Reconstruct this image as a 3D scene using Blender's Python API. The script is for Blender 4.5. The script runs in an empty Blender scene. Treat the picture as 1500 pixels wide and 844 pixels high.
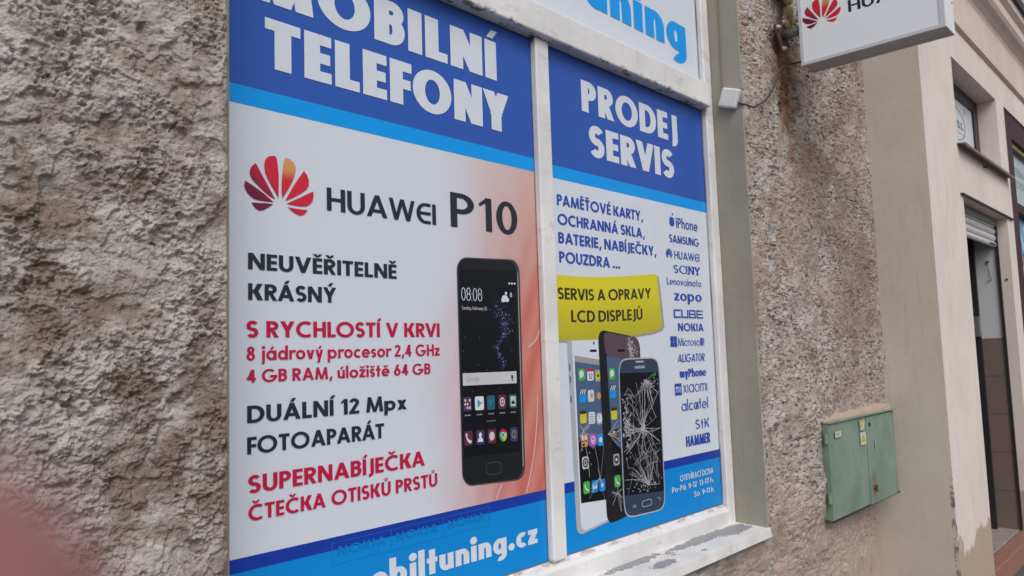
import bpy, bmesh, math, random
import numpy as np
from mathutils import Vector, Matrix

R = math.radians
scene = bpy.context.scene
COL = scene.collection
H = 1.37                                   # eye height of the photographer above the pavement

# ------------------------------------------------------------------ camera
cam_d = bpy.data.cameras.new('camera')
cam = bpy.data.objects.new('camera', cam_d)
COL.objects.link(cam)
_r = Vector((0.67643, -0.73579, -0.03248)); _u = Vector((-0.04337, -0.08382, 0.99554)); _f = Vector((0.73523, 0.67200, 0.08861))
m = Matrix((( _r.x, _u.x, -_f.x, 0), (_r.y, _u.y, -_f.y, 0), (_r.z, _u.z, -_f.z, H), (0, 0, 0, 1)))
cam.matrix_world = m
cam_d.sensor_width = 36.0
cam_d.lens = 1152.1 / 1500 * 36
cam_d.clip_start = 0.005
cam_d.clip_end = 2000
cam_d.dof.use_dof = True
cam_d.dof.focus_distance = 2.1
cam_d.dof.aperture_fstop = 10.0
scene.camera = cam

# ------------------------------------------------------------------ sky, sun, exposure
SUN_EL, SUN_DIR = 46, Vector((-0.50, -0.85, 0))       # the bright part of the overcast sky
world = bpy.data.worlds.new('World'); scene.world = world
world.use_nodes = True
wn, wl = world.node_tree.nodes, world.node_tree.links
wn.clear()
sky = wn.new('ShaderNodeTexSky'); sky.sky_type = 'NISHITA'; sky.sun_disc = False
sky.sun_elevation = R(SUN_EL); sky.sun_rotation = math.atan2(SUN_DIR.x, SUN_DIR.y)
sky.air_density = 1.0; sky.dust_density = 3.0
hs = wn.new('ShaderNodeHueSaturation'); hs.inputs['Saturation'].default_value = 0.32
bg = wn.new('ShaderNodeBackground'); bg.inputs['Strength'].default_value = 0.125
wo = wn.new('ShaderNodeOutputWorld')
wl.new(sky.outputs[0], hs.inputs['Color']); wl.new(hs.outputs[0], bg.inputs['Color']); wl.new(bg.outputs[0], wo.inputs['Surface'])
sun_d = bpy.data.lights.new('sun', 'SUN'); sun_d.energy = 1.35; sun_d.angle = R(35); sun_d.color = (1.0, 0.97, 0.93)
sun = bpy.data.objects.new('sun', sun_d); COL.objects.link(sun)
d = SUN_DIR.normalized() * math.cos(R(SUN_EL)); d.z = math.sin(R(SUN_EL))
sun.rotation_euler = d.to_track_quat('Z', 'Y').to_euler()
sun.location = (0, -5, 10)
vs = scene.view_settings
vs.view_transform = 'Standard'; vs.look = 'None'; vs.gamma = 1; vs.use_curve_mapping = False
vs.exposure = 0.0

# ------------------------------------------------------------------ helpers
def srgb(r, g, b):
    return tuple(((c / 255) / 12.92 if c <= 10 else (((c / 255) + .055) / 1.055) ** 2.4) for c in (r, g, b))

WORLD = {}
def place(o, parent, loc):
    if parent is not None:
        o.parent = parent
        p = WORLD[parent.name]
        o.location = (loc[0] - p[0], loc[1] - p[1], loc[2] - p[2])
    else:
        o.location = loc
    COL.objects.link(o); WORLD[o.name] = tuple(loc)

def tag(o, label=None, cat=None, group=None, kind=None):
    if label: o['label'] = label
    if cat: o['category'] = cat
    if group: o['group'] = group
    if kind: o['kind'] = kind
    return o

def thing(name, loc, label, cat, group=None):
    o = bpy.data.objects.new(name, None)
    o.empty_display_size = 0.1
    place(o, None, loc)
    return tag(o, label, cat, group)

class MB:
    """collects polygons in world coordinates; build() links them as one mesh object"""
    def __init__(s): s.v = []; s.f = []; s.mi = []
    def poly(s, pts, mi=0):
        n = len(s.v); s.v += [tuple(p) for p in pts]; s.f.append(tuple(range(n, n + len(pts)))); s.mi.append(mi)
    def box(s, x0, x1, y0, y1, z0, z1, mi=0):
        n = len(s.v)
        s.v += [(x0,y0,z0),(x1,y0,z0),(x1,y1,z0),(x0,y1,z0),(x0,y0,z1),(x1,y0,z1),(x1,y1,z1),(x0,y1,z1)]
        for f in ((0,3,2,1),(4,5,6,7),(0,1,5,4),(1,2,6,5),(2,3,7,6),(3,0,4,7)):
            s.f.append(tuple(n + i for i in f)); s.mi.append(mi)
    def prism(s, prof, axis, a0, a1, mi=0):
        """extrude a closed 2-D profile along an axis ('x': prof=(y,z))"""
        def p(q, a):
            return (a, q[0], q[1]) if axis == 'x' else ((q[0], a, q[1]) if axis == 'y' else (q[0], q[1], a))
        n = len(s.v); k = len(prof)
        s.v += [p(q, a0) for q in prof] + [p(q, a1) for q in prof]
        for i in range(k):
            j = (i + 1) % k
            s.f.append((n + i, n + j, n + k + j, n + k + i)); s.mi.append(mi)
        s.f.append(tuple(n + i for i in range(k))[::-1]); s.mi.append(mi)
        s.f.append(tuple(n + k + i for i in range(k))); s.mi.append(mi)
    def tube(s, pts, rad, seg=10, mi=0, cap=True):
        pts = [Vector(p) for p in pts]
        rings = []
        up = Vector((0.13, 0.21, 0.97))
        for i, p in enumerate(pts):
            t = (pts[min(i + 1, len(pts) - 1)] - pts[max(i - 1, 0)]).normalized()
            a = t.cross(up)
            if a.length < 1e-4: a = t.cross(Vector((1, 0, 0)))
            a.normalize(); b = t.cross(a)
            rr = rad[i] if isinstance(rad, (list, tuple)) else rad
            n = len(s.v)
            for k in range(seg):
                an = 2 * math.pi * k / seg
                s.v.append(tuple(p + a * (rr * math.cos(an)) + b * (rr * math.sin(an))))
            rings.append(n)
        for q in range(len(rings) - 1):
            for k in range(seg):
                k2 = (k + 1) % seg
                s.f.append((rings[q] + k, rings[q] + k2, rings[q + 1] + k2, rings[q + 1] + k)); s.mi.append(mi)
        if cap:
            s.f.append(tuple(rings[0] + k for k in range(seg))[::-1]); s.mi.append(mi)
            s.f.append(tuple(rings[-1] + k for k in range(seg))); s.mi.append(mi)
    def build(s, name, mats, parent=None, loc=None, smooth=False, bevel=0, seg=2, label=None, recalc=True):
        if not isinstance(mats, (list, tuple)): mats = [mats]
        if loc is None:
            a = np.array(s.v); mn, mx = a.min(0), a.max(0)
            loc = ((mn[0] + mx[0]) / 2, (mn[1] + mx[1]) / 2, mn[2])
        loc = tuple(float(q) for q in loc)
        me = bpy.data.meshes.new(name)
        me.from_pydata([(x - loc[0], y - loc[1], z - loc[2]) for x, y, z in s.v], [], s.f)
        for q in mats: me.materials.append(q)
        me.polygons.foreach_set('material_index', s.mi)
        if smooth: me.polygons.foreach_set('use_smooth', [True] * len(s.f))
        if recalc:
            bm = bmesh.new(); bm.from_mesh(me); bmesh.ops.recalc_face_normals(bm, faces=bm.faces); bm.to_mesh(me); bm.free()
        me.update()
        o = bpy.data.objects.new(name, me)
        place(o, parent, loc)
        if bevel:
            b = o.modifiers.new('bevel', 'BEVEL'); b.width = bevel; b.segments = seg; b.limit_method = 'ANGLE'; b.angle_limit = R(40)
        if label: o['label'] = label
        return o

# ------------------------------------------------------------------ materials
class NT:
    def __init__(s, name):
        s.m = bpy.data.materials.new(name); s.m.use_nodes = True
        s.t = s.m.node_tree; s.n = s.t.nodes; s.l = s.t.links
        s.b = s.n['Principled BSDF']
        s.pos = s.n.new('ShaderNodeNewGeometry').outputs['Position']
    def val(s, sock, x):
        if isinstance(x, (int, float)): sock.default_value = x
        elif isinstance(x, (tuple, list)): sock.default_value = (*x, 1.0) if len(sock.default_value) == 4 and len(x) == 3 else x
        else: s.l.new(x, sock)
    def noise(s, scale, detail=4, rough=.55, vec=None, dist=0.0, out='Fac'):
        n = s.n.new('ShaderNodeTexNoise'); n.inputs['Scale'].default_value = scale; n.inputs['Detail'].default_value = detail
        n.inputs['Roughness'].default_value = rough; n.inputs['Distortion'].default_value = dist
        s.l.new(vec or s.pos, n.inputs['Vector']); return n.outputs[out]
    def voro(s, scale, feature='F1', vec=None, rnd=1.0):
        n = s.n.new('ShaderNodeTexVoronoi'); n.feature = feature; n.inputs['Scale'].default_value = scale
        n.inputs['Randomness'].default_value = rnd
        s.l.new(vec or s.pos, n.inputs['Vector']); return n.outputs['Distance']
    def ramp(s, fac, stops, interp='LINEAR'):
        n = s.n.new('ShaderNodeValToRGB'); n.color_ramp.interpolation = interp
        e = n.color_ramp.elements
        while len(e) < len(stops): e.new(0.5)
        for q, (p, c) in zip(e, stops):
            q.position = p; q.color = (*c, 1) if isinstance(c, (tuple, list)) else (c, c, c, 1)
        s.l.new(fac, n.inputs['Fac']); return n.outputs['Color']
    def mix(s, fac, a, b, mode='MIX'):
        n = s.n.new('ShaderNodeMix'); n.data_type = 'RGBA'; n.blend_type = mode
        s.val(n.inputs['Factor'], fac); s.val(n.inputs['A'] if False else n.inputs[6], a); s.val(n.inputs[7], b)
        return n.outputs[2]
    def math(s, op, a, b=0.0, c=0.0, clamp=False):
        n = s.n.new('ShaderNodeMath'); n.operation = op; n.use_clamp = clamp
        s.val(n.inputs[0], a); s.val(n.inputs[1], b)
        if op in ('MULTIPLY_ADD', 'SMOOTH_MIN'): s.val(n.inputs[2], c)
        return n.outputs[0]
    def mapr(s, x, a, b, c=0.0, d=1.0):
        n = s.n.new('ShaderNodeMapRange'); n.interpolation_type = 'SMOOTHSTEP'
        s.val(n.inputs[0], x); n.inputs[1].default_value = a; n.inputs[2].default_value = b
        n.inputs[3].default_value = c; n.inputs[4].default_value = d
        return n.outputs[0]
    def scale(s, v, vec=None):
        n = s.n.new('ShaderNodeVectorMath'); n.operation = 'MULTIPLY'; s.l.new(vec or s.pos, n.inputs[0]); n.inputs[1].default_value = v
        return n.outputs[0]
    def xyz(s):
        n = s.n.new('ShaderNodeSeparateXYZ'); s.l.new(s.pos, n.inputs[0]); return n.outputs
    def bump(s, h, strength=.5, dist=.002):
        n = s.n.new('ShaderNodeBump'); n.inputs['Strength'].default_value = strength; n.inputs['Distance'].default_value = dist
        s.l.new(h, n.inputs['Height']); s.l.new(n.outputs[0], s.b.inputs['Normal'])
    def set(s, color=None, rough=.5, spec=.5, metal=0.0, coat=0.0):
        if color is not None: s.val(s.b.inputs['Base Color'], color)
        s.val(s.b.inputs['Roughness'], rough); s.b.inputs['Specular IOR Level'].default_value = spec
        s.b.inputs['Metallic'].default_value = metal; s.b.inputs['Coat Weight'].default_value = coat
        return s.m
    def ellipse(s, cx, cz, rx, rz, warp, ax='xz'):
        """distance-like field of an ellipse in the wall plane, warped by a noise socket"""
        o = s.xyz(); a = o[0]; b = o[2] if ax == 'xz' else o[1]
        dx = s.math('MULTIPLY', s.math('SUBTRACT', a, cx), 1 / rx); dz = s.math('MULTIPLY', s.math('SUBTRACT', b, cz), 1 / rz)
        rr = s.math('SQRT', s.math('ADD', s.math('MULTIPLY', dx, dx), s.math('MULTIPLY', dz, dz)))
        return s.math('ADD', rr, warp)

def vary(name, col, rough=.5, amt=.08, scale=8, spec=.5, bump=0, bscale=300, metal=0.0, coat=0.0):
    t = NT(name)
    n = t.noise(scale, 5)
    c = t.mix(n, tuple(q * (1 - amt) for q in col), tuple(min(1, q * (1 + amt)) for q in col))
    if bump: t.bump(t.noise(bscale, 3), bump, .001)
    return t.set(c, rough, spec, metal, coat)

def prt(name, col, rough=.34, spec=.20):
    """ink on the printed film: slightly mottled, satin"""
    t = NT(name)
    n = t.noise(14, 4)
    c = t.mix(n, tuple(q * .96 for q in col), tuple(min(1, q * 1.04) for q in col))
    w = t.math('ADD', t.math('MULTIPLY', t.noise(900, 1), .25), t.math('MULTIPLY', t.noise(5, 3, .5, dist=1.0), 14.0))
    t.bump(w, .35, .0007)
    return t.set(c, rough, spec)

INK = {
 'white': prt('print_white', (.645, .69, .775)),
 'blue': prt('print_blue', (.030, .100, .43)),
 'navy': prt('print_navy', (.012, .045, .36)),
 'cyan': prt('print_cyan', (.004, .31, .83)),
 'sky': prt('print_light_blue', (.004, .24, .66)),
 'black': prt('print_black', (.022, .030, .042)),
 'red': prt('print_crimson', (.50, .012, .065)),
 'text_blue': prt('print_text_blue', (.022, .075, .42)),
 'yellow': prt('print_yellow', (.60, .52, .035)),
 'brown': prt('print_dark_brown', (.045, .035, .02)),
 'grey': prt('print_grey', (.33, .32, .33)),
 'lightgrey': prt('print_light_grey', (.56, .56, .60)),
 'dark': prt('print_phone_black', (.014, .016, .020)),
 'darker': prt('print_screen_black', (.007, .008, .012)),
 'edge': prt('print_phone_edge', (.06, .064, .075)),
 'navyphone': prt('print_slate_blue', (.035, .055, .10)),
 'silver': prt('print_silver', (.40, .43, .48)),
 'plum': prt('print_plum', (.10, .07, .09)),
 'green': prt('print_green', (.06, .42, .06)),
 'pink': prt('print_pink', (.50, .08, .48)),
 'teal': prt('print_teal', (.03, .12, .16)),
 'maroon': prt('print_maroon', (.13, .03, .06)),
 'violet': prt('print_violet', (.06, .04, .14)),
 'orange': prt('print_orange', (.65, .28, .05)),
 'ghost': prt('print_ghost_blue', (.006, .20, .56)),
 'crackwhite': prt('print_crack_grey', (.45, .44, .46)),
 'screenblue': prt('print_screen_blue', (.07, .12, .22)),
}
# ------------------------------------------------------------------ stroke lettering (a geometric sans drawn as polygons)
def rect(x0, y0, x1, y1): return [(x0, y0), (x1, y0), (x1, y1), (x0, y1)]
def dia(x0, y0, x1, y1, hw): return [(x0, y0), (x0 + hw, y0), (x1 + hw, y1), (x1, y1)]
def arc(cx, cy, rx, ry, a0, a1, w, h, n=None):
    n = n or max(6, int(abs(a1 - a0) / 10)); out = []; w = min(w, rx * .9); h = min(h, ry * .9)
    for i in range(n):
        A, B = R(a0 + (a1 - a0) * i / n), R(a0 + (a1 - a0) * (i + 1) / n)
        out.append([(cx + rx * math.cos(A), cy + ry * math.sin(A)), (cx + rx * math.cos(B), cy + ry * math.sin(B)),
                    (cx + (rx - w) * math.cos(B), cy + (ry - h) * math.sin(B)), (cx + (rx - w) * math.cos(A), cy + (ry - h) * math.sin(A))])
    return out
def disc(cx, cy, rx, ry, n=20): return [(cx + rx * math.cos(2 * math.pi * i / n), cy + ry * math.sin(2 * math.pi * i / n)) for i in range(n)]
def stroke(pts, t):
    out = []; P = [Vector((a, b)) for a, b in pts]; N = []
    for i in range(len(P)):
        q = (P[min(i + 1, len(P) - 1)] - P[max(i - 1, 0)]).normalized(); N.append(Vector((-q.y, q.x)) * (t / 2))
    for i in range(len(P) - 1):
        out.append([tuple(P[i] + N[i]), tuple(P[i + 1] + N[i + 1]), tuple(P[i + 1] - N[i + 1]), tuple(P[i] - N[i])])
    return out
def earc(cx, cy, rx, ry, a0, a1, n=16): return [(cx + rx * math.cos(R(a0 + (a1 - a0) * i / n)), cy + ry * math.sin(R(a0 + (a1 - a0) * i / n))) for i in range(n + 1)]

ACC = {'Á': 'Aa', 'É': 'Ea', 'Í': 'Ia', 'Ý': 'Ya', 'Č': 'Cc', 'Ě': 'Ec', 'Ř': 'Rc', 'Š': 'Sc', 'Ť': 'Tc', 'Ů': 'Ur',
       'á': 'aa', 'ú': 'ua', 'ý': 'ya', 'ě': 'ec', 'ž': 'zc', 'š': 'sc', 'í': 'ia'}

class Poly(list):
    """a polygon that remembers which stroke of the letter it belongs to"""
    def __init__(s, q, ly): super().__init__(q); s.ly = ly
def glyph(ch, w, h, xh):
    """-> (list of convex polygons, width); caps are 1 high"""
    P = []; cnt = [0]
    def A(q): P.append(Poly(q, cnt[0])); cnt[0] += 1
    def E(qs):
        for q in qs: P.append(Poly(q, cnt[0]))
        cnt[0] += 1
    if ch in ACC:
        base, k = ACC[ch][0], ACC[ch][1]
        if base == 'i': P, W = [rect(0, 0, w, xh)], w
        else: P, W = glyph(base, w, h, xh)
        P = list(P); c = W / 2; t = 1.07 if base.isupper() else xh + .08; q = min(w, .2)
        if k == 'a': P.append(dia(c - q * .55, t, c + q * .15, t + .22, q * .85))
        if k == 'c':
            P.append([(c - q * 1.2, t + .2), (c - q * .35, t + .2), (c + q * .3, t), (c - q * .3, t)])
            P.append([(c + q * .35, t + .2), (c + q * 1.2, t + .2), (c + q * .3, t), (c - q * .3, t)])
        if k == 'r': P.extend(arc(c, t + .11, .13, .13, 0, 360, .06, .06, 14))
        return P, W
    if ch == ' ': return P, .30
    if ch == 'A':
        W = .70 + w * .6; d = (W - w * 1.02) / 2
        A(dia(0, 0, d, 1, w * 1.05)); A(dia(W - w * 1.05, 0, d - w * .03, 1, w * 1.05)); A(rect(W * .25, .2, W * .75, .2 + h)); return P, W
    if ch == 'B':
        W = .46 + w * .6; A(rect(0, 0, w, 1)); r1, r2 = .25 + h * .1, .31 + h * .05
        A(rect(w, 1 - h, W - .27, 1)); A(rect(w, 1 - 2 * r1, W - .27, 1 - 2 * r1 + h)); A(rect(w, 0, W - .3, h))
        E(arc(W - .27, 1 - r1, .25, r1, -90, 90, w, h)); E(arc(W - .3, (1 - 2 * r1 + h) / 2, .3, (1 - 2 * r1 + h) / 2, -90, 90, w, h)); return P, W
    if ch == 'C':
        E(arc(.5, .5, .5, .52, 52, 308, w, h)); return P, .5 + .5 * math.cos(R(52)) + w * .1
    if ch == 'D':
        W = .62 + w * .7; A(rect(0, 0, w, 1)); A(rect(w, 0, W - .45, h)); A(rect(w, 1 - h, W - .45, 1)); E(arc(W - .45, .5, .45, .5, -90, 90, w, h)); return P, W
    if ch == 'E':
        W = .36 + w * .6; A(rect(0, 0, w, 1)); A(rect(w, 0, W, h)); A(rect(w, 1 - h, W, 1)); A(rect(w, .5 - h / 2, W * .95, .5 + h / 2)); return P, W
    if ch == 'F':
        W = .36 + w * .55; A(rect(0, 0, w, 1)); A(rect(w, 1 - h, W, 1)); A(rect(w, .48 - h / 2, W * .95, .48 + h / 2)); return P, W
    if ch == 'G':
        E(arc(.5, .5, .5, .52, 48, 352, w, h)); A(rect(.52, .53 - h, 1.0, .53)); return P, 1.0
    if ch == 'H':
        W = .54 + w * .7; A(rect(0, 0, w, 1)); A(rect(W - w, 0, W, 1)); A(rect(w, .5 - h / 2, W - w, .5 + h / 2)); return P, W
    if ch == 'I': A(rect(0, 0, w, 1)); return P, w
    if ch == 'J':
        A(rect(.16, .1, .16 + w, 1)); E(arc(.16 + w - .3, .1, .3, .27, -88, 0, w, h)); return P, .16 + w
    if ch == 'K':
        W = .50 + w; A(rect(0, 0, w, 1)); A(dia(w * .85, .42, W - w * 1.3, 1, w * 1.25)); A(dia(W - w * 1.3, 0, w * .95, .62, w * 1.3)); return P, W
    if ch == 'L':
        W = .34 + w * .6; A(rect(0, 0, w, 1)); A(rect(w, 0, W, h)); return P, W
    if ch == 'M':
        W = .78 + w * .9; s = .10
        A(dia(0, 0, s, 1, w)); A(dia(W - w, 0, W - w - s, 1, w)); A(dia(W / 2 - w * .45, .0, s, 1, w * .9)); A(dia(W / 2 - w * .45, 0, W - s - w * .9, 1, w * .9)); return P, W
    if ch == 'N':
        W = .60 + w * .7; A(rect(0, 0, w, 1)); A(rect(W - w, 0, W, 1)); A(dia(W - w * 1.08, 0, 0, 1, w * 1.08)); return P, W
    if ch == 'O': E(arc(.51, .5, .51, .52, 0, 360, w, h, 40)); return P, 1.02
    if ch == 'P':
        W = .44 + w * .6; A(rect(0, 0, w, 1)); r = .3; A(rect(w, 1 - h, W - r, 1)); A(rect(w, 1 - 2 * r, W - r, 1 - 2 * r + h)); E(arc(W - r, 1 - r, r, r, -90, 90, w, h)); return P, W
    if ch == 'R':
        W = .46 + w * .65; A(rect(0, 0, w, 1)); r = .29; A(rect(w, 1 - h, W - r, 1)); A(rect(w, 1 - 2 * r, W - r, 1 - 2 * r + h)); E(arc(W - r, 1 - r, r, r, -90, 90, w, h))
        A(dia(W - w * .95, 0, W - r - w * .8, 1 - 2 * r + h * .5, w * 1.05)); return P, W + w * .1
    if ch == 'S':
        W = .44 + w * .6; t = (w + h) / 2; r = (1.03 - t) / 4; rx = W / 2 - t / 2
        E(stroke(earc(W / 2, 1.015 - t / 2 - r, rx, r, 30, 270) + earc(W / 2, -.015 + t / 2 + r, rx, r, 90, -150)[1:], t)); return P, W
    if ch == 'T':
        W = .40 + w * .85; A(rect(W / 2 - w / 2, 0, W / 2 + w / 2, 1 - h)); A(rect(0, 1 - h, W, 1)); return P, W
    if ch == 'U':
        W = .54 + w * .7; r = W / 2; A(rect(0, .36, w, 1)); A(rect(W - w, .36, W, 1)); E(arc(r, .36, r, .38, 180, 360, w, h)); return P, W
    if ch == 'V':
        W = .66 + w * .6; b = W / 2 - w * .5; A(dia(b, 0, 0, 1, w * 1.05)); A(dia(b - w * .05, 0, W - w * 1.05, 1, w * 1.05)); return P, W
    if ch == 'W':
        W = (1.02 if w > .2 else .90) + w; q = w * .95; a = W * .27; c = W * .5
        A(dia(a - q / 2, 0, 0, 1, q)); A(dia(a - q / 2, 0, c - q / 2, 1, q)); A(dia(W - a - q / 2, 0, c - q / 2, 1, q)); A(dia(W - a - q / 2, 0, W - q, 1, q)); return P, W
    if ch == 'X':
        W = .54 + w * .8; A(dia(0, 0, W - w * 1.2, 1, w * 1.2)); A(dia(W - w * 1.2, 0, 0, 1, w * 1.2)); return P, W
    if ch == 'Y':
        W = .56 + w * .75; c = W / 2; A(rect(c - w / 2, 0, c + w / 2, .46)); A(dia(c - w / 2, .40, 0, 1, w * 1.1)); A(dia(c - w * .6, .40, W - w * 1.1, 1, w * 1.1)); return P, W
    if ch == 'Z':
        W = .50 + w * .5; A(rect(0, 0, W, h)); A(rect(0, 1 - h, W, 1)); A(dia(0, h * .9, W - w * 1.3, 1 - h * .9, w * 1.3)); return P, W
    # ---- lower case
    r = xh / 2; asc = 1.06; de = -.30; bw = xh * .98
    if ch in 'abdgpq':
        rx = bw / 2
        E(arc(rx if ch not in 'bp' else rx, r, rx, r + .01, 0, 360, w, h, 28))
        if ch in 'adgq': A(rect(bw - w * .9, 0 if ch in 'ad' else (0.0 if ch == 'g' else de), bw + w * .1, xh if ch != 'd' else asc))
        if ch == 'g':
            A(rect(bw - w * .9, -.04, bw + w * .1, .02)); E(arc(bw + w * .1 - (bw * .5), -.04, bw * .5, .27, -120, 0, w, h))
        if ch == 'b': A(rect(-w * .1, 0, w * .9, asc))
        if ch == 'p': A(rect(-w * .1, de, w * .9, xh))
        return P, bw + w * .1
    if ch == 'c': E(arc(bw / 2, r, bw / 2, r + .01, 50, 310, w, h)); return P, bw * .84
    if ch == 'e':
        E(arc(bw / 2, r, bw / 2, r + .01, 0, 318, w, h)); A(rect(w * .5, r - h * .42, bw - .005, r + h * .42)); return P, bw
    if ch in 'hnu':
        W = .42 + w * .75
        if ch == 'u':
            A(rect(0, W / 2, w, xh)); A(rect(W - w, 0, W, xh)); E(arc(W / 2, W / 2, W / 2, W / 2 + .01, 180, 360, w, h))
        else:
            A(rect(0, 0, w, xh if ch == 'n' else asc)); A(rect(W - w, 0, W, xh - W / 2)); E(arc(W / 2, xh - W / 2, W / 2, W / 2 + .01, 0, 165, w, h))
        return P, W
    if ch == 'm':
        W0 = .38 + w * .7; A(rect(0, 0, w, xh))
        for q in (0, W0 - w): A(rect(q + W0 - w, 0, q + W0, xh - W0 / 2)); E(arc(q + W0 / 2, xh - W0 / 2, W0 / 2, W0 / 2 + .01, 0, 165, w, h))
        return P, 2 * W0 - w
    if ch == 'i': A(rect(0, 0, w, xh)); A(disc(w / 2, xh + .22, w * .62, w * .62)); return P, w
    if ch == 'ı': A(rect(0, 0, w, xh)); return P, w
    if ch == 'j':
        A(rect(.1, -.1, .1 + w, xh)); E(arc(.1 + w - .22, -.1, .22, .22, -85, 0, w, h)); A(disc(.1 + w / 2, xh + .22, w * .62, w * .62)); return P, .1 + w
    if ch == 'k': A(rect(0, 0, w, asc)); A(dia(w * .8, .26, .40, xh, w * 1.2)); A(dia(.42, 0, w * .9, .42, w * 1.2)); return P, .42 + w * 1.2
    if ch == 'l': A(rect(0, 0, w, asc)); return P, w
    if ch == 'o': E(arc(bw / 2, r, bw / 2, r + .01, 0, 360, w, h, 28)); return P, bw
    if ch == 'r': A(rect(0, 0, w, xh)); E(arc(w + .16, xh - .26, .16 + w, .27, 62, 165, w, h)); return P, w + .2
    if ch == 's':
        W = .34 + w * .5; t = (w + h) * .46; q = (xh + .02 - t) / 4; rx = W / 2 - t / 2
        E(stroke(earc(W / 2, xh + .01 - t / 2 - q, rx, q, 25, 270, 12) + earc(W / 2, -.01 + t / 2 + q, rx, q, 90, -155, 12)[1:], t)); return P, W
    if ch == 't': A(rect(.09, 0, .09 + w, .98)); A(rect(0, xh - h, .18 + w, xh)); return P, .18 + w
    if ch == 'v': W = .46 + w * .6; b = W / 2 - w * .5; A(dia(b, 0, 0, xh, w * 1.05)); A(dia(b, 0, W - w * 1.05, xh, w * 1.05)); return P, W
    if ch == 'x': W = .42 + w * .7; A(dia(0, 0, W - w * 1.15, xh, w * 1.15)); A(dia(W - w * 1.15, 0, 0, xh, w * 1.15)); return P, W
    if ch == 'y':
        W = .46 + w * .6; b = W / 2 - w * .5; A(dia(b, .0, 0, xh, w * 1.05)); k = (W - w * 1.05 - b) / xh; A(dia(b + k * de, de, W - w * 1.05, xh, w * 1.05)); return P, W
    if ch == 'z': W = .38 + w * .5; A(rect(0, 0, W, h)); A(rect(0, xh - h, W, xh)); A(dia(0, h * .9, W - w * 1.25, xh - h * .9, w * 1.25)); return P, W
    # ---- digits and marks
    if ch == '0': W = .44 + w * .6; E(arc(W / 2, .5, W / 2, .51, 0, 360, w, h, 32)); return P, W
    if ch == '1': A(rect(.16, 0, .16 + w, 1)); A([(.0, .80), (.16, .98), (.16, .98 - h), (.03, .80 - h * .55)]); return P, .16 + w
    if ch == '2':
        W = .42 + w * .6; t = (w + h) / 2; q = W / 2 - t / 2
        E(stroke(earc(W / 2, 1 - t / 2 - q, q, q, 170, -30) + [(t * .62, h * .6)], t)); A(rect(0, 0, W, h)); return P, W
    if ch == '3':
        W = .40 + w * .6; t = (w + h) / 2; q1 = .25 - t / 4; q = W / 2 - t / 2
        E(stroke(earc(W / 2, 1 - t / 2 - q1, q * .92, q1, 160, -90), t)); E(stroke(earc(W / 2, t / 2 + q1 + .005, q, q1 + .005, 90, -160), t)); return P, W
    if ch == '4':
        W = .46 + w * .7; A(rect(W - w * 1.5, 0, W - w * .5, 1)); A(rect(0, .2, W, .2 + h)); A(dia(0, .2, W - w * 1.7, 1, w * 1.15)); return P, W
    if ch == '6':
        W = .46 + w * .6; E(arc(W / 2, .33, W / 2, .34, 0, 360, w, h, 28)); A(dia(.012, .38, W * .42, 1, w * 1.15)); return P, W
    if ch == '7': W = .44 + w * .5; A(rect(0, 1 - h, W, 1)); A(dia(W * .15, 0, W - w * 1.15, 1 - h, w * 1.15)); return P, W
    if ch == '8':
        W = .44 + w * .6; E(arc(W / 2, .28, W / 2, .29, 0, 360, w, h * .9, 28)); E(arc(W / 2, .755, W * .43, .255, 0, 360, w * .95, h * .9, 28)); return P, W
    if ch == '9':
        Q, W = glyph('6', w, h, xh); return [Poly([(W - a, 1 - b) for a, b in q], q.ly) for q in Q], W
    if ch == '.': A(disc(w * .62, w * .6, w * .62, w * .62)); return P, w * 1.24
    if ch == ',': A(dia(0, -.18, w * .45, .2, w * .85)); return P, w * 1.3
    if ch == '-': A(rect(0, .34, .3, .34 + h)); return P, .3
    if ch == ':': A(disc(w * .6, w * .6, w * .6, w * .6)); A(disc(w * .6, .55, w * .6, w * .6)); return P, w * 1.2
    if ch == '|': A(rect(0, -.18, w * .6, 1.05)); return P, w * .6
    if ch == '(': E(arc(.5, .5, .5, .62, 125, 235, w, h * .6)); return P, .28
    if ch == ')': Q, W = glyph('(', w, h, xh); return [Poly([(W - a, b) for a, b in q], q.ly) for q in Q], W
    # techno letters of the thin wordmark
    if ch == 'ɛ':
        W = .62; E(arc(W * .62, .5, W * .62, .5, 90, 270, w, h)); A(rect(W * .62, 0, W, h)); A(rect(W * .62, 1 - h, W, 1)); A(rect(w * .8, .5 - h / 2, W, .5 + h / 2)); return P, W
    return [rect(0, 0, .4, 1)], .4

def layout(text, w, h, xh, sp, wordsp=.30):
    out = []; x = 0; edges = []
    for i, ch in enumerate(text):
        P, W = glyph(ch, w, h, xh)
        if ch == ' ': W = wordsp
        out.append([Poly([(x + a, b) for a, b in q], getattr(q, 'ly', 7 + n_)) for n_, q in enumerate(P)]); edges.append((x, x + W)); x += W + (sp if ch != ' ' else 0)
        if i + 1 < len(text):
            pr = ch + text[i + 1]
            if pr in ('AV', 'VA', 'TA', 'Tu', 'KÁ', 'RÁ', 'ÁT', 'PA', 'FO', 'LO', 'AT', 'LT', 'TY', 'NY', 'RV', 'VI', 'KA', 'RT'): x -= .05
    return out, edges, x - sp

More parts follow.
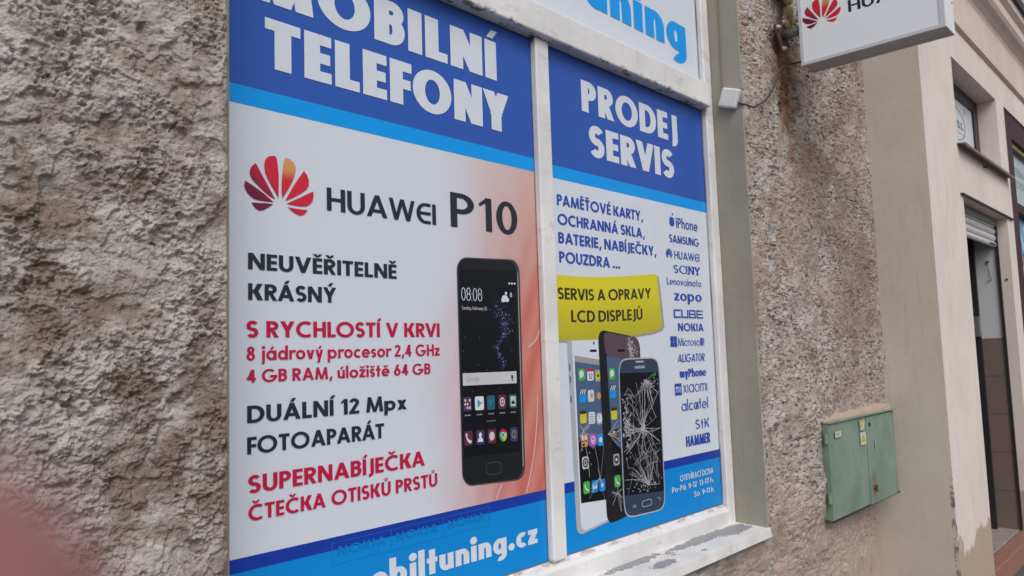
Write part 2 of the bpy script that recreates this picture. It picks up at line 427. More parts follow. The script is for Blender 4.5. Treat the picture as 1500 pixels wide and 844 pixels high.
LAY = .00025
def write(mb, text, X0, X1, z, cap, w=.2, h=None, xh=.66, sp=.1, Y=1.4985, fit=None, slant=0.0, arch=None, mi=0, wordsp=.3, plane='xz', weightfix=None):
    """letters on a vertical plane: X0..X1 holds the text (or the part fit=(i,j) of it)"""
    h = h if h is not None else w * .84
    G, ed, W = layout(text, w, h, xh, sp, wordsp)
    a, b = (ed[fit[0]][0], ed[fit[1] - 1][1]) if fit else (0, W)
    k = (X1 - X0) / (b - a)
    for gl in G:
        for q in gl:
            i = min(q.ly, 8) if q.ly < 7 else 7 + (q.ly % 2); pts = []
            for (px, py) in q:
                x = X0 + (px - a + slant * py) * k; zz = z + py * cap
                if arch: zz += arch(x)
                pts.append((x, Y - .00006 * i, zz) if plane == 'xz' else (Y - .00006 * i, x, zz))
            mb.poly(pts, mi)

def lettering(parent, mat, *lines, name='lettering'):
    for kw in lines:                       # each line is an object of its own
        mb = MB(); kw = dict(kw); a = kw.pop('a'); write(mb, *a, **kw)
        o = mb.build(name, mat, parent, recalc=False)
    return o

# ------------------------------------------------------------------ plaster relief (numpy gradient noise)
def perlin(x, y, seed):
    rng = np.random.RandomState(seed); T = 256
    ang = rng.rand(T, T) * 2 * np.pi; gx, gy = np.cos(ang), np.sin(ang)
    xi, yi = np.floor(x).astype(int), np.floor(y).astype(int); xf, yf = x - xi, y - yi
    u, v = xf ** 3 * (xf * (xf * 6 - 15) + 10), yf ** 3 * (yf * (yf * 6 - 15) + 10)
    def g(a, b, dx, dy): return gx[a % T, b % T] * dx + gy[a % T, b % T] * dy
    n00, n10 = g(xi, yi, xf, yf), g(xi + 1, yi, xf - 1, yf)
    n01, n11 = g(xi, yi + 1, xf, yf - 1), g(xi + 1, yi + 1, xf - 1, yf - 1)
    return 1.5 * ((n00 * (1 - u) + n10 * u) * (1 - v) + (n01 * (1 - u) + n11 * u) * v)
def fbm(x, y, s, seed, octv=4, g=.5):
    t = 0; a = 1; f = s
    for i in range(octv): t = t + a * perlin(x * f + 17.3 * i, y * f + 5.1 * i, seed + i); a *= g; f *= 2.03
    return t
def sstep(a, b, x): t = np.clip((x - a) / (b - a), 0, 1); return t * t * (3 - 2 * t)

YR, YC = 1.364, 1.085                 # planes: rough wall, neighbour's facade
OX0, OX1, OZ0, OZ1 = .7105, 2.855, .665, 3.3     # window opening in the rough wall

def wall_relief(X, Z):
    # domain warp so that the plaster throws look splashed rather than regular
    wx = X + .012 * fbm(X, Z, 22, 3, 3); wz = Z + .012 * fbm(X, Z, 22, 9, 3)
    big = .012 * fbm(X, Z, 2.6, 21, 3)
    flake = sstep(-.06, .10, fbm(wx, wz, 5.2, 31, 4, .6)) * .0065           # broken-off top coat
    flake2 = sstep(.02, .10, fbm(wx * 1.0, wz * 1.25, 15, 37, 3, .6)) * .0035
    right = sstep(2.2, 2.9, X)
    sx_, sz_ = X + .0035 * fbm(X, Z, 30, 13, 3), Z + .0035 * fbm(X, Z, 30, 19, 3)
    ax = 1 - .45 * right                                                     # longer crumbs on the right-hand wall
    def crumbs(s, seed, pw=2.2, jit=1.0):
        a, b = sx_ * s * ax, sz_ * s * 1.1
        ia, ib = np.floor(a).astype(int), np.floor(b).astype(int)
        rng = np.random.RandomState(seed); T = 128
        ox, oy, hh = rng.rand(T, T), rng.rand(T, T), rng.rand(T, T)
        best = np.zeros_like(a)
        for da in (-1, 0, 1):
            for db in (-1, 0, 1):
                ca, cb = ia + da, ib + db; q = (ca % T, cb % T)
                d2 = (a - ca - ox[q] * jit) ** 2 + (b - cb - oy[q] * jit) ** 2
                best = np.maximum(best, hh[q] ** pw * sstep(0, .6, 1 - d2 / (.16 + .34 * hh[q])))
        return best
    soft = fbm(sx_ * ax, sz_ * 1.15, 9, 41, 7, .60) * .0054
    c1 = crumbs(54, 5, 3.5) * .0064; c2 = crumbs(118, 6) * .0044; c3 = crumbs(200, 7, 1.6) * .0026; c3 = c3 + crumbs(340, 8, 1.6) * .0014
    where = .05 + 1.12 * sstep(-.28, .34, fbm(X, Z, 5.6, 71, 5, .6))
    pit = -sstep(.42, .75, fbm(sx_ * ax, sz_ * 1.2, 75, 61, 3, .6)) * .0055 - sstep(.45, .8, fbm(sx_ * ax, sz_ * 1.3, 28, 67, 3)) * .007
    h = big * (1 - .3 * right) + (flake + flake2) * (1 - .55 * right) + (soft + c1 * where + c2 * (.10 + .9 * where) + c3 * (.35 + .65 * where)) * (1 - .35 * right) + pit * (.25 + .75 * where)
    # hollow where the coat fell off below the sign bracket
    rd = np.sqrt(((X - (3.34 + .05 * fbm(X, Z, 6, 81, 2))) / .075) ** 2 + ((Z - 2.54) / .26) ** 2)
    h = h - .012 * (1 - sstep(.7, 1.1, rd)) - .004
    # the coat thins out towards the foot of the wall, right side
    rec = .075 * sstep(3.6, 4.35, X) * sstep(1.25, .3, Z)
    rec = rec + .02 * sstep(.75, .5, Z + .12 * fbm(X, Z, 3, 91, 3))
    e = np.clip(np.minimum(np.maximum(OX0 - X, X - OX1), 1) / .012, 0, 1)   # calmer right at the arrises
    inside = (Z > OZ0 - .02) & (Z < OZ1 + .02)
    h = np.where(inside, h * (.35 + .65 * e), h)
    bulge = .028 * sstep(3.0, 3.3, X) * sstep(3.62, 3.45, X) * sstep(.40, .58, Z) * sstep(1.3, 1.08, Z)
    return h - rec + bulge

def build_rough_wall(parent, mat):
    loc = np.array([1.0, YR, 0.0]); COS, QS, base = [], [], 0
    zl = np.concatenate([np.arange(-.05, .70, .03), np.arange(.70, 2.22, .0017), np.arange(2.22, OZ1, .012), np.arange(OZ1, 6.6, .05)])
    zr = np.concatenate([np.arange(-.05, .35, .02), np.arange(.35, OZ0, .0046), [OZ0], np.arange(OZ0, 2.95, .0030), np.arange(2.95, OZ1, .012), [OZ1], np.arange(OZ1 + .03, 6.6, .05)])
    xl = np.concatenate([np.arange(-2.5, .24, .03), np.arange(.24, OX0, .0017), [OX0]])
    xr = np.concatenate([[OX0], np.arange(OX0 + .0125, OX1, .0125), [OX1], np.arange(OX1 + .004, 4.42, .0046), [4.42]])
    for xs, zs in ((xl, zl), (xr, zr)):
        xs, zs = np.unique(np.round(xs, 5)), np.unique(np.round(zs, 5))
        X, Z = np.meshgrid(xs, zs)
        Y = YR - wall_relief(X, Z)
        nx, nz = len(xs), len(zs)
        idx = np.arange(nx * nz).reshape(nz, nx)
        q = np.stack([idx[:-1, :-1], idx[:-1, 1:], idx[1:, 1:], idx[1:, :-1]], -1).reshape(-1, 4)
        cx = ((X[:-1, :-1] + X[1:, 1:]) / 2).ravel(); cz = ((Z[:-1, :-1] + Z[1:, 1:]) / 2).ravel()
        q = q[~((cx > OX0) & (cx < OX1) & (cz > OZ0) & (cz < OZ1))]
        used = np.zeros(nx * nz, bool); used[q.ravel()] = True
        remap = np.cumsum(used) - 1
        co = np.stack([X.ravel(), Y.ravel(), Z.ravel()], 1)[used] - loc
        COS.append(co); QS.append(remap[q] + base); base += len(co)
    co, q = np.concatenate(COS), np.concatenate(QS)
    me = bpy.data.meshes.new('rough_wall')
    me.vertices.add(len(co)); me.vertices.foreach_set('co', co.astype(np.float32).ravel())
    me.loops.add(q.size); me.loops.foreach_set('vertex_index', q.astype(np.int32).ravel())
    me.polygons.add(len(q)); me.polygons.foreach_set('loop_start', np.arange(0, q.size, 4, dtype=np.int32))
    me.polygons.foreach_set('use_smooth', np.ones(len(q), bool))
    me.update(calc_edges=True)
    bm = bmesh.new(); bm.from_mesh(me)
    seam = [v for v in bm.verts if abs(v.co.x + 1.0 - OX0) < 1e-4 and (v.co.z < OZ0 or v.co.z > OZ1 - .2)]
    bmesh.ops.remove_doubles(bm, verts=seam, dist=.004); bm.to_mesh(me); bm.free()
    me.materials.append(mat)
    o = bpy.data.objects.new('rough_wall', me); place(o, parent, tuple(loc))
    return o

def plaster_material():
    t = NT('rough_plaster')
    o = t.xyz()
    n1 = t.noise(3.2, 5, .6); n2 = t.noise(13, 5, .6); n3 = t.noise(60, 4, .65, vec=t.scale((.6, .6, 1))); n4 = t.noise(150, 3, .6, vec=t.scale((.55, .6, 1)))
    base = t.mix(t.mapr(n1, .40, .60), (.25, .203, .175), (.42, .375, .350))
    base = t.mix(t.mapr(n2, .40, .68), base, (.51, .475, .455))
    base = t.mix(t.math('MULTIPLY', t.mapr(n2, .49, .36), .6), base, (.215, .162, .128))
    base = t.mix(t.math('MULTIPLY', t.mapr(n3, .55, .72), .35), base, (.68, .64, .62))
    base = t.mix(t.math('MULTIPLY', t.mapr(o[0], 2.3, 2.9), .35), base, (.60, .525, .485))
    # soot specks, mostly to the right of the window
    right = t.mapr(o[0], 2.3, 2.9)
    vx = t.scale((.50, .6, 1.0))
    sp = t.mapr(t.math('ADD', t.noise(62, 5, .72, vec=vx), t.math('MULTIPLY', n2, .16)), .615, .675)
    base = t.mix(t.math('MULTIPLY', sp, t.math('MULTIPLY_ADD', right, .66, .12)), base, (.045, .036, .032))
    sp2 = t.mapr(n4, .57, .65)
    base = t.mix(t.math('MULTIPLY', sp2, t.math('MULTIPLY_ADD', right, .50, .10)), base, (.085, .065, .055))
    # brown weather stains on the right-hand wall
    w = t.math('MULTIPLY', t.math('SUBTRACT', t.noise(7, 4, .6), .5), 2.6)
    st = t.mapr(t.ellipse(4.05, 1.75, .35, .75, w), 1.25, .35)
    base = t.mix(t.math('MULTIPLY', st, .45), base, (.20, .145, .10))
    st2 = t.mapr(t.ellipse(3.5, 2.2, .35, .16, w), 1.1, .3)
    base = t.mix(t.math('MULTIPLY', st2, .5), base, (.16, .105, .07))
    wp = t.mapr(t.noise(2.6, 4, .6, dist=.5), .50, .62)
    base = t.mix(t.math('MULTIPLY', t.math('MULTIPLY', wp, right), .5), base, (.40, .30, .235))
    wp2 = t.mapr(t.noise(4.6, 5, .65, dist=.8), .53, .64)
    base = t.mix(t.math('MULTIPLY', t.math('MULTIPLY', wp2, right), .5), base, (.23, .165, .12))
    # rust and bare brick below the sign bracket
    w2 = t.math('MULTIPLY', t.math('SUBTRACT', t.noise(16, 5, .65), .5), 2.2)
    ru = t.mapr(t.ellipse(3.335, 2.55, .095, .32, w2), 1.15, .55)
    base = t.mix(t.math('MULTIPLY', ru, .75), base, t.mix(t.mapr(t.noise(30, 4), .35, .65), (.20, .075, .035), (.42, .235, .145)))
    ru3 = t.mapr(t.ellipse(3.42, 2.62, .30, .25, w2), 1.2, .3)
    base = t.mix(t.math('MULTIPLY', ru3, .45), base, (.17, .09, .055))
    # sandy, freshly broken coat low on the wall
    low = t.mapr(t.math('ADD', o[2], t.math('MULTIPLY', t.math('SUBTRACT', t.noise(5, 4, .6), .5), .55)), .66, .50)
    low = t.math('MULTIPLY', low, t.mapr(o[0], 2.0, 2.5))
    base = t.mix(t.math('MULTIPLY', low, .8), base, t.mix(n3, (.40, .29, .23), (.55, .44, .38)))
    gr = t.math('ADD', t.math('MULTIPLY', t.noise(190, 5, .7), 1.3), t.math('MULTIPLY', t.voro(260), -.8))
    t.bump(gr, .9, .0020)
    return t.set(base, .95, .12)

def smooth_plaster(name, a, b, stain=None, spots=.0):
    t = NT(name)
    o = t.xyz()
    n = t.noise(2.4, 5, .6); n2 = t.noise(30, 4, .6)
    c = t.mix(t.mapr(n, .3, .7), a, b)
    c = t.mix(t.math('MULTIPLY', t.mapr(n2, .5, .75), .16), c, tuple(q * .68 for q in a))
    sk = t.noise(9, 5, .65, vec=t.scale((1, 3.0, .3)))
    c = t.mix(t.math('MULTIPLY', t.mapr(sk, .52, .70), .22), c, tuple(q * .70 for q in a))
    if stain:
        z = t.math('ADD', o[2], t.math('MULTIPLY', t.math('SUBTRACT', t.noise(4.2, 5, .6), .5), .55))
        c = t.mix(t.math('MULTIPLY', t.mapr(z, stain + .05, stain), .75), c, (.36, .255, .17))
        # grey chips along the arris
        z2 = t.math('ADD', o[2], t.math('MULTIPLY', t.math('SUBTRACT', t.noise(24, 4, .7), .5), 1.2))
        ch = t.math('MULTIPLY', t.mapr(z2, .72, .58), t.math('MULTIPLY', t.mapr(o[1], 1.108, 1.096), t.mapr(o[0], 4.374, 4.364)))
        ch = t.math('MULTIPLY', ch, t.mapr(t.noise(17, 5, .7), .46, .54))
        c = t.mix(ch, c, (.20, .185, .18))
    t.bump(t.math('ADD', n2, t.noise(240, 3)), .35, .0014)
    return t.set(c, .9, .15)

def white_wood():
    t = NT('white_paint_worn')
    g = t.noise(26, 5, .6, vec=t.scale((.35, 1, 1)))
    c = t.mix(t.mapr(t.noise(5, 4), .35, .7), (.68, .665, .67), (.79, .78, .785))
    c = t.mix(t.math('MULTIPLY', t.mapr(g, .57, .72), .45), c, (.42, .385, .36))
    n = t.noise(70, 5, .7, dist=.8)
    c = t.mix(t.math('MULTIPLY', t.mapr(n, .685, .715), .8), c, (.19, .165, .15))
    o = t.xyz()
    nn = t.noise(38, 5, .72, vec=t.scale((.5, 1, 1)))
    # bare wood along the lower edge of the transom, brown grime on the bottom rail
    lo = t.math('MULTIPLY', t.mapr(o[2], 2.352, 2.336), t.mapr(o[2], 2.30, 2.325))
    lo = t.math('MULTIPLY', lo, t.mapr(nn, .545, .59))
    c = t.mix(t.math('MULTIPLY', lo, .85), c, (.12, .095, .08))
    gr = t.math('MULTIPLY', t.math('MULTIPLY', t.mapr(o[2], .772, .781), t.mapr(o[2], .800, .792)), t.mapr(nn, .50, .60))
    c = t.mix(t.math('MULTIPLY', gr, .7), c, (.34, .27, .21))
    dr = t.noise(16, 5, .65, vec=t.scale((2.2, 2.2, .35)))
    c = t.mix(t.math('MULTIPLY', t.mapr(dr, .57, .74), .28), c, (.42, .38, .35))
    t.bump(t.math('ADD', g, t.math('MULTIPLY', t.mapr(n, .685, .715), -1.2)), .5, .002)
    return t.set(c, .5, .4)

def sill_paint():
    t = NT('sill_paint_peeling')
    w = t.math('MULTIPLY', t.math('SUBTRACT', t.noise(40, 6, .75), .5), 2.6)
    c = t.mix(t.mapr(t.noise(9, 4), .35, .7), (.66, .64, .63), (.77, .755, .75))
    masks = []
    for cx, cy, rx, ry in ((2.56, 1.447, .24, .026), (2.73, 1.428, .12, .036), (2.13, 1.462, .14, .022), (2.19, 1.388, .06, .020), (1.75, 1.45, .06, .02), (2.42, 1.375, .02, .006), (2.30, 1.42, .015, .006)):
        masks.append(t.mapr(t.ellipse(cx, cy, rx, ry, w, 'xy'), 1.03, .97))
    k = masks[0]
    for q in masks[1:]: k = t.math('MAXIMUM', k, q)
    c = t.mix(k, c, t.mix(t.noise(40, 3), (.24, .24, .255), (.33, .33, .345)))
    sp = t.mapr(t.noise(55, 4, .7), .70, .73)
    c = t.mix(sp, c, (.30, .29, .29))
    rim_shadow = t.math('MULTIPLY', t.mapr(k, .0, .3), t.mapr(k, 1.0, .6))
    c = t.mix(t.math('MULTIPLY', rim_shadow, .6), c, (.16, .14, .13))  # edge shadow of the peeled patches, painted into the colour
    gd = t.noise(20, 5, .7)
    c = t.mix(t.math('MULTIPLY', t.mapr(gd, .55, .72), .3), c, (.48, .44, .40))
    cr = t.voro(26, 'DISTANCE_TO_EDGE')
    c = t.mix(t.math('MULTIPLY', t.mapr(cr, .012, .004), t.math('MULTIPLY', t.mapr(gd, .48, .6), .6)), c, (.20, .18, .17))
    t.bump(t.math('ADD', t.math('MULTIPLY', k, -1.0), t.math('MULTIPLY', gd, .5)), .9, .003)
    return t.set(c, .48, .4)

M = {
 'plaster': plaster_material(),
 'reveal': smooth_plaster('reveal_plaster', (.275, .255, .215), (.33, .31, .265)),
 'pilaster': smooth_plaster('beige_plaster', (.52, .47, .395), (.59, .54, .465), stain=.16),
 'cream': smooth_plaster('cream_plaster', (.68, .595, .555), (.745, .665, .63), stain=.36),
 'fascia': smooth_plaster('pink_plaster', (.64, .53, .49), (.70, .59, .55)),
 'wood': white_wood(), 'sill': sill_paint(),
 'glass': None,
 'flash': vary('dark_metal_flashing', (.035, .028, .028), .55, .2),
 'browntrim': vary('brown_metal', (.16, .125, .125), .5, .15),
 'maroonwood': vary('maroon_painted_wood', (.050, .018, .022), .55, .2, spec=.2),
 'darkframe': vary('dark_frame', (.020, .018, .021), .45, .2),
 'shutter': vary('shutter_slats_white', (.60, .58, .59), .5, .06),
 'whitewall': vary('white_wall_paint', (.56, .565, .60), .7, .04, bump=.1),
 'grout': vary('tile_grout', (.20, .165, .15), .8, .1),
 'tile': vary('brown_tile', (.185, .135, .122), .45, .08, bump=.15),
 'stone': vary('grey_stone_slab', (.27, .225, .205), .85, .25, 9, bump=.4),
 'brickedge': vary('red_brick_edge', (.27, .125, .095), .9, .22, 22, bump=.6, bscale=150),
 'green': None, 'steel': vary('galvanised_steel', (.24, .25, .26), .45, .25, 30, metal=.6),
 'rust': vary('rusty_plate', (.10, .055, .038), .8, .3, 40),
 'alu': vary('aluminium_profile', (.56, .56, .59), .42, .04, metal=0.0),
 'signend': vary('white_sheet_metal', (.80, .80, .83), .38, .03, spec=.5),
 'signface': vary('acrylic_face', (.77, .80, .84), .35, .02, spec=.4),
 'plastic': vary('white_plastic', (.66, .675, .66), .5, .03, bump=.1),
 'cable': vary('black_cable', (.045, .042, .042), .55, .1),
 'tanwire': vary('tan_wire', (.24, .18, .12), .7, .1),
 'board': vary('white_board', (.62, .645, .69), .4, .03),
 'foam': vary('yellowed_foam', (.48, .36, .18), .9, .2, 30, bump=.8, bscale=90),
 'mortar': vary('pink_mortar', (.47, .36, .29), .92, .15, 25, bump=.7, bscale=120),
}
def green_paint():
    t = NT('green_cabinet_paint')
    c = t.mix(t.mapr(t.noise(3.5, 5, .6), .32, .68), (.150, .222, .178), (.225, .300, .250))
    st = t.noise(9, 5, .7, vec=t.scale((3.4, 1, .55)))
    c = t.mix(t.math('MULTIPLY', t.mapr(st, .54, .68), .65), c, (.21, .205, .15))
    c = t.mix(t.math('MULTIPLY', t.mapr(t.noise(7, 5, .7), .55, .72), .5), c, (.27, .33, .28))
    c = t.mix(t.math('MULTIPLY', t.mapr(t.noise(60, 4, .7), .60, .70), .6), c, (.09, .085, .06))
    o = t.xyz()
    w = t.math('MULTIPLY', t.math('SUBTRACT', t.noise(22, 4), .5), 1.6)
    c = t.mix(t.math('MULTIPLY', t.mapr(t.ellipse(3.92, .72, .035, .07, w), 1.2, .4), .7), c, (.21, .13, .055))
    return t.set(c, .5, .4)
M['green'] = green_paint()
g = NT('window_glass'); g.b.inputs['Transmission Weight'].default_value = 1.0; g.b.inputs['IOR'].default_value = 1.45
M['glass'] = g.set((.92, .95, .95), .02, .5)

# ------------------------------------------------------------------ the street
def sheet(name, x0, x1, y0, y1, z, mat, n=1):
    mb = MB(); mb.poly([(x0, y0, z), (x1, y0, z), (x1, y1, z), (x0, y1, z)])
    o = mb.build(name, mat, None, (0, 0, z)); tag(o, kind='structure'); return o
asph = vary('asphalt', (.052, .050, .050), .9, .3, 40, bump=.8, bscale=200)
pave = vary('pavement_asphalt', (.085, .080, .077), .9, .25, 25, bump=.6, bscale=180)
kerbm = vary('kerb_granite', (.26, .25, .24), .85, .15, 30, bump=.4)
sheet('ground', -600, 600, -600, 600, -.16, asph)
sheet('road', -200, 200, -9.0, -1.62, -.13, asph)
mb = MB(); mb.box(-60, 60, -1.5, 3.0, -.15, 0.0); tag(mb.build('pavement', pave, None, (0, 0, 0)), kind='structure')
mb = MB()
for i in range(-24, 24): mb.box(i * 1.0 + .004, i * 1.0 + .996, -1.62, -1.502, -.15, -.002)
tag(mb.build('kerb', kerbm, None, (0, -1.56, -.15), bevel=.012), kind='structure')

# ------------------------------------------------------------------ the shop building: rough wall with its window
shop = thing('shop_building', (1.8, YR, 0), 'old building with flaking grey roughcast wall round the shop window', 'building')
build_rough_wall(shop, M['plaster'])
mb = MB()                       # smooth plaster of the window recess
mb.poly([(OX1, 1.352, OZ0 + .035), (OX1, 1.56, OZ0 + .035), (OX1, 1.56, OZ1), (OX1, 1.352, OZ1)])
mb.poly([(OX0, 1.352, OZ0), (OX0, 1.56, OZ0), (OX0, 1.56, OZ1), (OX0, 1.352, OZ1)])
mb.poly([(OX0, 1.352, OZ1), (OX1, 1.352, OZ1), (OX1, 1.56, OZ1), (OX0, 1.56, OZ1)])
# arris of smooth plaster with a slightly wavy edge
for i in range(60):
    a, b = OZ0 + .035 + (OZ1 - OZ0 - .035) * i / 60, OZ0 + .035 + (OZ1 - OZ0 - .035) * (i + 1) / 60
    wa, wb = .006 + .005 * math.sin(i * 1.7) + .003 * math.sin(i * .6), .006 + .005 * math.sin((i + 1) * 1.7) + .003 * math.sin((i + 1) * .6)
    mb.poly([(OX1, 1.352, a), (OX1 + wa, 1.350, a), (OX1 + wb, 1.350, b), (OX1, 1.352, b)])
    mb.poly([(OX1 + wa, 1.350, a), (OX1 + wa + .004, 1.375, a), (OX1 + wb + .004, 1.375, b), (OX1 + wb, 1.350, b)])
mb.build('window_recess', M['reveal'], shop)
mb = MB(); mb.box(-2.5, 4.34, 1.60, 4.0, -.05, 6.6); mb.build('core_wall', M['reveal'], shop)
mb = MB()                        # ledge of mortar above the cabinet
nl = 40; top, bot = [], []
for i in range(nl + 1):
    u_ = i / nl; x_ = 3.385 + .875 * u_
    top.append((x_, 1.0595 + .012 * u_ + .0025 * math.sin(i * 1.9) + .002 * math.sin(i * .7))); bot.append((x_, 1.0520))
for i in range(nl):
    y_ = [1.322 + .004 * math.sin(k * 1.1) + .003 * math.sin(k * 2.7) for k in (i, i + 1)]
    a, b, c, d_ = top[i], top[i + 1], bot[i], bot[i + 1]
    mb.poly([(c[0], y_[0], c[1]), (d_[0], y_[1], d_[1]), (b[0], y_[1], b[1]), (a[0], y_[0], a[1])])
    mb.poly([(a[0], y_[0], a[1]), (b[0], y_[1], b[1]), (b[0], 1.46, b[1] + .02), (a[0], 1.46, a[1] + .02)])
    mb.poly([(c[0], y_[0], c[1]), (d_[0], y_[1], d_[1]), (d_[0], 1.46, d_[1]), (c[0], 1.46, c[1])])
for q_ in (0, nl):
    y0_ = 1.322 + .004 * math.sin(q_ * 1.1) + .003 * math.sin(q_ * 2.7)
    mb.poly([(bot[q_][0], y0_, bot[q_][1]), (top[q_][0], y0_, top[q_][1]), (top[q_][0], 1.46, top[q_][1] + .02), (bot[q_][0], 1.46, bot[q_][1])])
mb.build('mortar_ledge', M['mortar'], shop)
mb = MB()
random.seed(4)
for i in range(26):
    a = random.uniform(0, 1); r = random.uniform(.012, .026)
    c = Vector((3.335 + random.uniform(-.02, .03), 1.345 + random.uniform(-.012, .012), 2.79 + a * .16))
    n = len(mb.v)
    for j in range(5):
        th = math.pi * j / 4
        for k in range(8):
            ph = 2 * math.pi * k / 8
            mb.v.append(tuple(c + Vector((math.sin(th) * math.cos(ph), math.sin(th) * math.sin(ph) * .7, math.cos(th) * 1.3)) * r))
    for j in range(4):
        for k in range(8):
            mb.f.append((n + j * 8 + k, n + j * 8 + (k + 1) % 8, n + (j + 1) * 8 + (k + 1) % 8, n + (j + 1) * 8 + k)); mb.mi.append(0)
mb.build('foam_filling', M['foam'], shop, smooth=True)

YG, YF = 1.5, 1.478              # film / glass plane, front of the window frame
win = thing('shop_window', (1.78, YF, OZ0), 'part', 'part'); 
for k_ in ('label', 'category'): del win[k_]
win.parent = shop; p_ = WORLD['shop_building']; win.location = (1.78 - p_[0], YF - p_[1], OZ0 - p_[2])
win.name = 'window'; WORLD[win.name] = (1.78, YF, OZ0)
ZR0, ZR1 = 2.333, 2.43           # transom
def rail(name, x0, x1, z0, z1, y0=YF, y1=1.545, bev=.005, mat='wood'):
    mb = MB(); mb.box(x0, x1, y0, y1, z0, z1); return mb.build(name, M[mat], win, bevel=bev, seg=3)
rail('mullion', 1.757, 1.8185, .787, ZR0)
rail('side_post', 2.797, OX1 - .002, .70, OZ1 - .002, YF - .001)
rail('side_post', OX0 + .002, .772, .70, OZ1 - .002, YF - .001)
rail('transom', .774, 2.7955, ZR0 + .001, ZR1, YF - .024, bev=.007)
rail('head_rail', .774, 2.7955, 3.22, OZ1 - .002)
mb = MB()                        # bottom rail with a sloping weathered top
mb.prism([(YF, .70), (1.545, .70), (1.545, .787), (1.4995, .787), (YF - .004, .765)], 'x', .774, 2.7955)
mb.build('bottom_rail', M['wood'], win, bevel=.003)
mb = MB()                        # sheet-metal sill with turned-down lip
mb.prism([(1.545, .712), (1.50, .714), (1.345, .705), (1.340, .671), (1.345, .671), (1.350, .697), (1.545, .70)], 'x', OX0 + .004, OX1 + .012)
mb.build('sill', M['sill'], win, bevel=.0015)
mb = MB(); mb.box(.774, 1.7565, 1.504, 1.510, .78, ZR0 + .006); mb.build('pane', M['glass'], win)
mb = MB(); mb.box(1.819, 2.7965, 1.504, 1.510, .78, ZR0 + .006); mb.build('pane', M['glass'], win)
mb = MB(); mb.box(.774, 2.7965, 1.504, 1.510, ZR1 - .005, 3.225); mb.build('pane', M['glass'], win)
mb = MB()                        # dark line of cracked putty beside the right post
random.seed(8)
prev = None
for i in range(160):
    z_ = .80 + 2.4 * i / 159; w_ = .0006 + .0026 * max(0, math.sin(i * .21) * math.sin(i * .057 + 1)) + random.uniform(0, .0008)
    cur = ((2.7962 - w_, 1.4968, z_), (2.7964, 1.4968, z_))
    if prev: mb.poly([prev[0], prev[1], cur[1], cur[0]])
    prev = cur
mb.build('putty_crack', M['flash'], win)

gapm = vary('dark_gap_strip', (.16, .15, .145), .8, .3, 40)  # dark strips stand in for the shaded gap between film and frame
for xa, xb, za, zb in ((.7745, 1.7565, .788, ZR0), (1.819, 2.7925, .788, ZR0), (.7745, 2.7925, ZR1, 3.219)):
    mb = MB(); w_ = .0028
    for a0, a1, b0, b1 in ((xa, xb, za, za + w_), (xa, xb, zb - w_, zb), (xa, xa + w_, za + w_, zb - w_), (xb - w_, xb, za + w_, zb - w_)):
        mb.poly([(a0, 1.4972, b0), (a1, 1.4972, b0), (a1, 1.4972, b1), (a0, 1.4972, b1)])
    mb.build('film_gap_strip', gapm, win, recalc=False)

# ------------------------------------------------------------------ posters
PETALS = [[(-0.071,0.37),(-0.05,0.348),(-0.033,0.262),(-0.02,0.124),(-0.021,-0.08),(-0.028,-0.176),(-0.053,-0.128),(-0.115,-0.042),(-0.169,0.038),(-0.212,0.126),(-0.225,0.211),(-0.216,0.282),(-0.188,0.325),(-0.14,0.356)],
 [(-0.341,0.234),(-0.304,0.174),(-0.244,0.077),(-0.17,-0.037),(-0.109,-0.136),(-0.072,-0.198),(-0.143,-0.169),(-0.238,-0.109),(-0.332,-0.035),(-0.397,0.023),(-0.423,0.081),(-0.421,0.137),(-0.397,0.184)],
 [(-0.489,-0.015),(-0.424,-0.042),(-0.319,-0.095),(-0.211,-0.156),(-0.095,-0.238),(-0.184,-0.239),(-0.285,-0.24),(-0.372,-0.226),(-0.438,-0.185),(-0.479,-0.13),(-0.5,-0.078)],
 [(-0.401,-0.279),(-0.306,-0.273),(-0.184,-0.264),(-0.1,-0.264),(-0.171,-0.315),(-0.239,-0.356),(-0.286,-0.37),(-0.333,-0.354),(-0.372,-0.322)],
 [(0.077,0.369),(0.141,0.36),(0.198,0.325),(0.231,0.265),(0.225,0.187),(0.189,0.09),(0.123,-0.035),(0.03,-0.172),(0.02,-0.074),(0.022,0.041),(0.036,0.183),(0.058,0.315)],
 [(0.355,0.239),(0.402,0.187),(0.428,0.119),(0.425,0.047),(0.385,-0.012),(0.311,-0.067),(0.194,-0.14),(0.072,-0.201),(0.123,-0.111),(0.195,0.014),(0.269,0.122)],
 [(0.496,-0.02),(0.5,-0.087),(0.48,-0.156),(0.434,-0.207),(0.383,-0.233),(0.279,-0.246),(0.093,-0.234),(0.193,-0.179),(0.31,-0.119),(0.414,-0.06)],
 [(0.107,-0.277),(0.193,-0.282),(0.308,-0.284),(0.401,-0.28),(0.381,-0.318),(0.344,-0.352),(0.293,-0.367),(0.25,-0.359),(0.192,-0.333)]]
def petal_print(name, cx, cz, s, along, hot=True):
    """crimson petals, one of them fading to orange at its tip, lower left ones darker"""
    t = NT(name); o = t.xyz(); a = o[0] if along == 'x' else o[1]
    u = t.math('MULTIPLY', t.math('SUBTRACT', a, cx), 1 / s); v = t.math('MULTIPLY', t.math('SUBTRACT', o[2], cz), 1 / abs(s))
    c = t.mix(t.mapr(t.math('ADD', u, v), -.55, .05), (.16, .008, .05), (.60, .018, .045))
    k = t.math('MULTIPLY', t.mapr(v, .05, .26), t.math('MULTIPLY', t.mapr(u, .0, .05), t.mapr(u, .27, .22)))
    c = t.mix(k, c, (.62, .30, .12))
    return t.set(c, .42, .3)
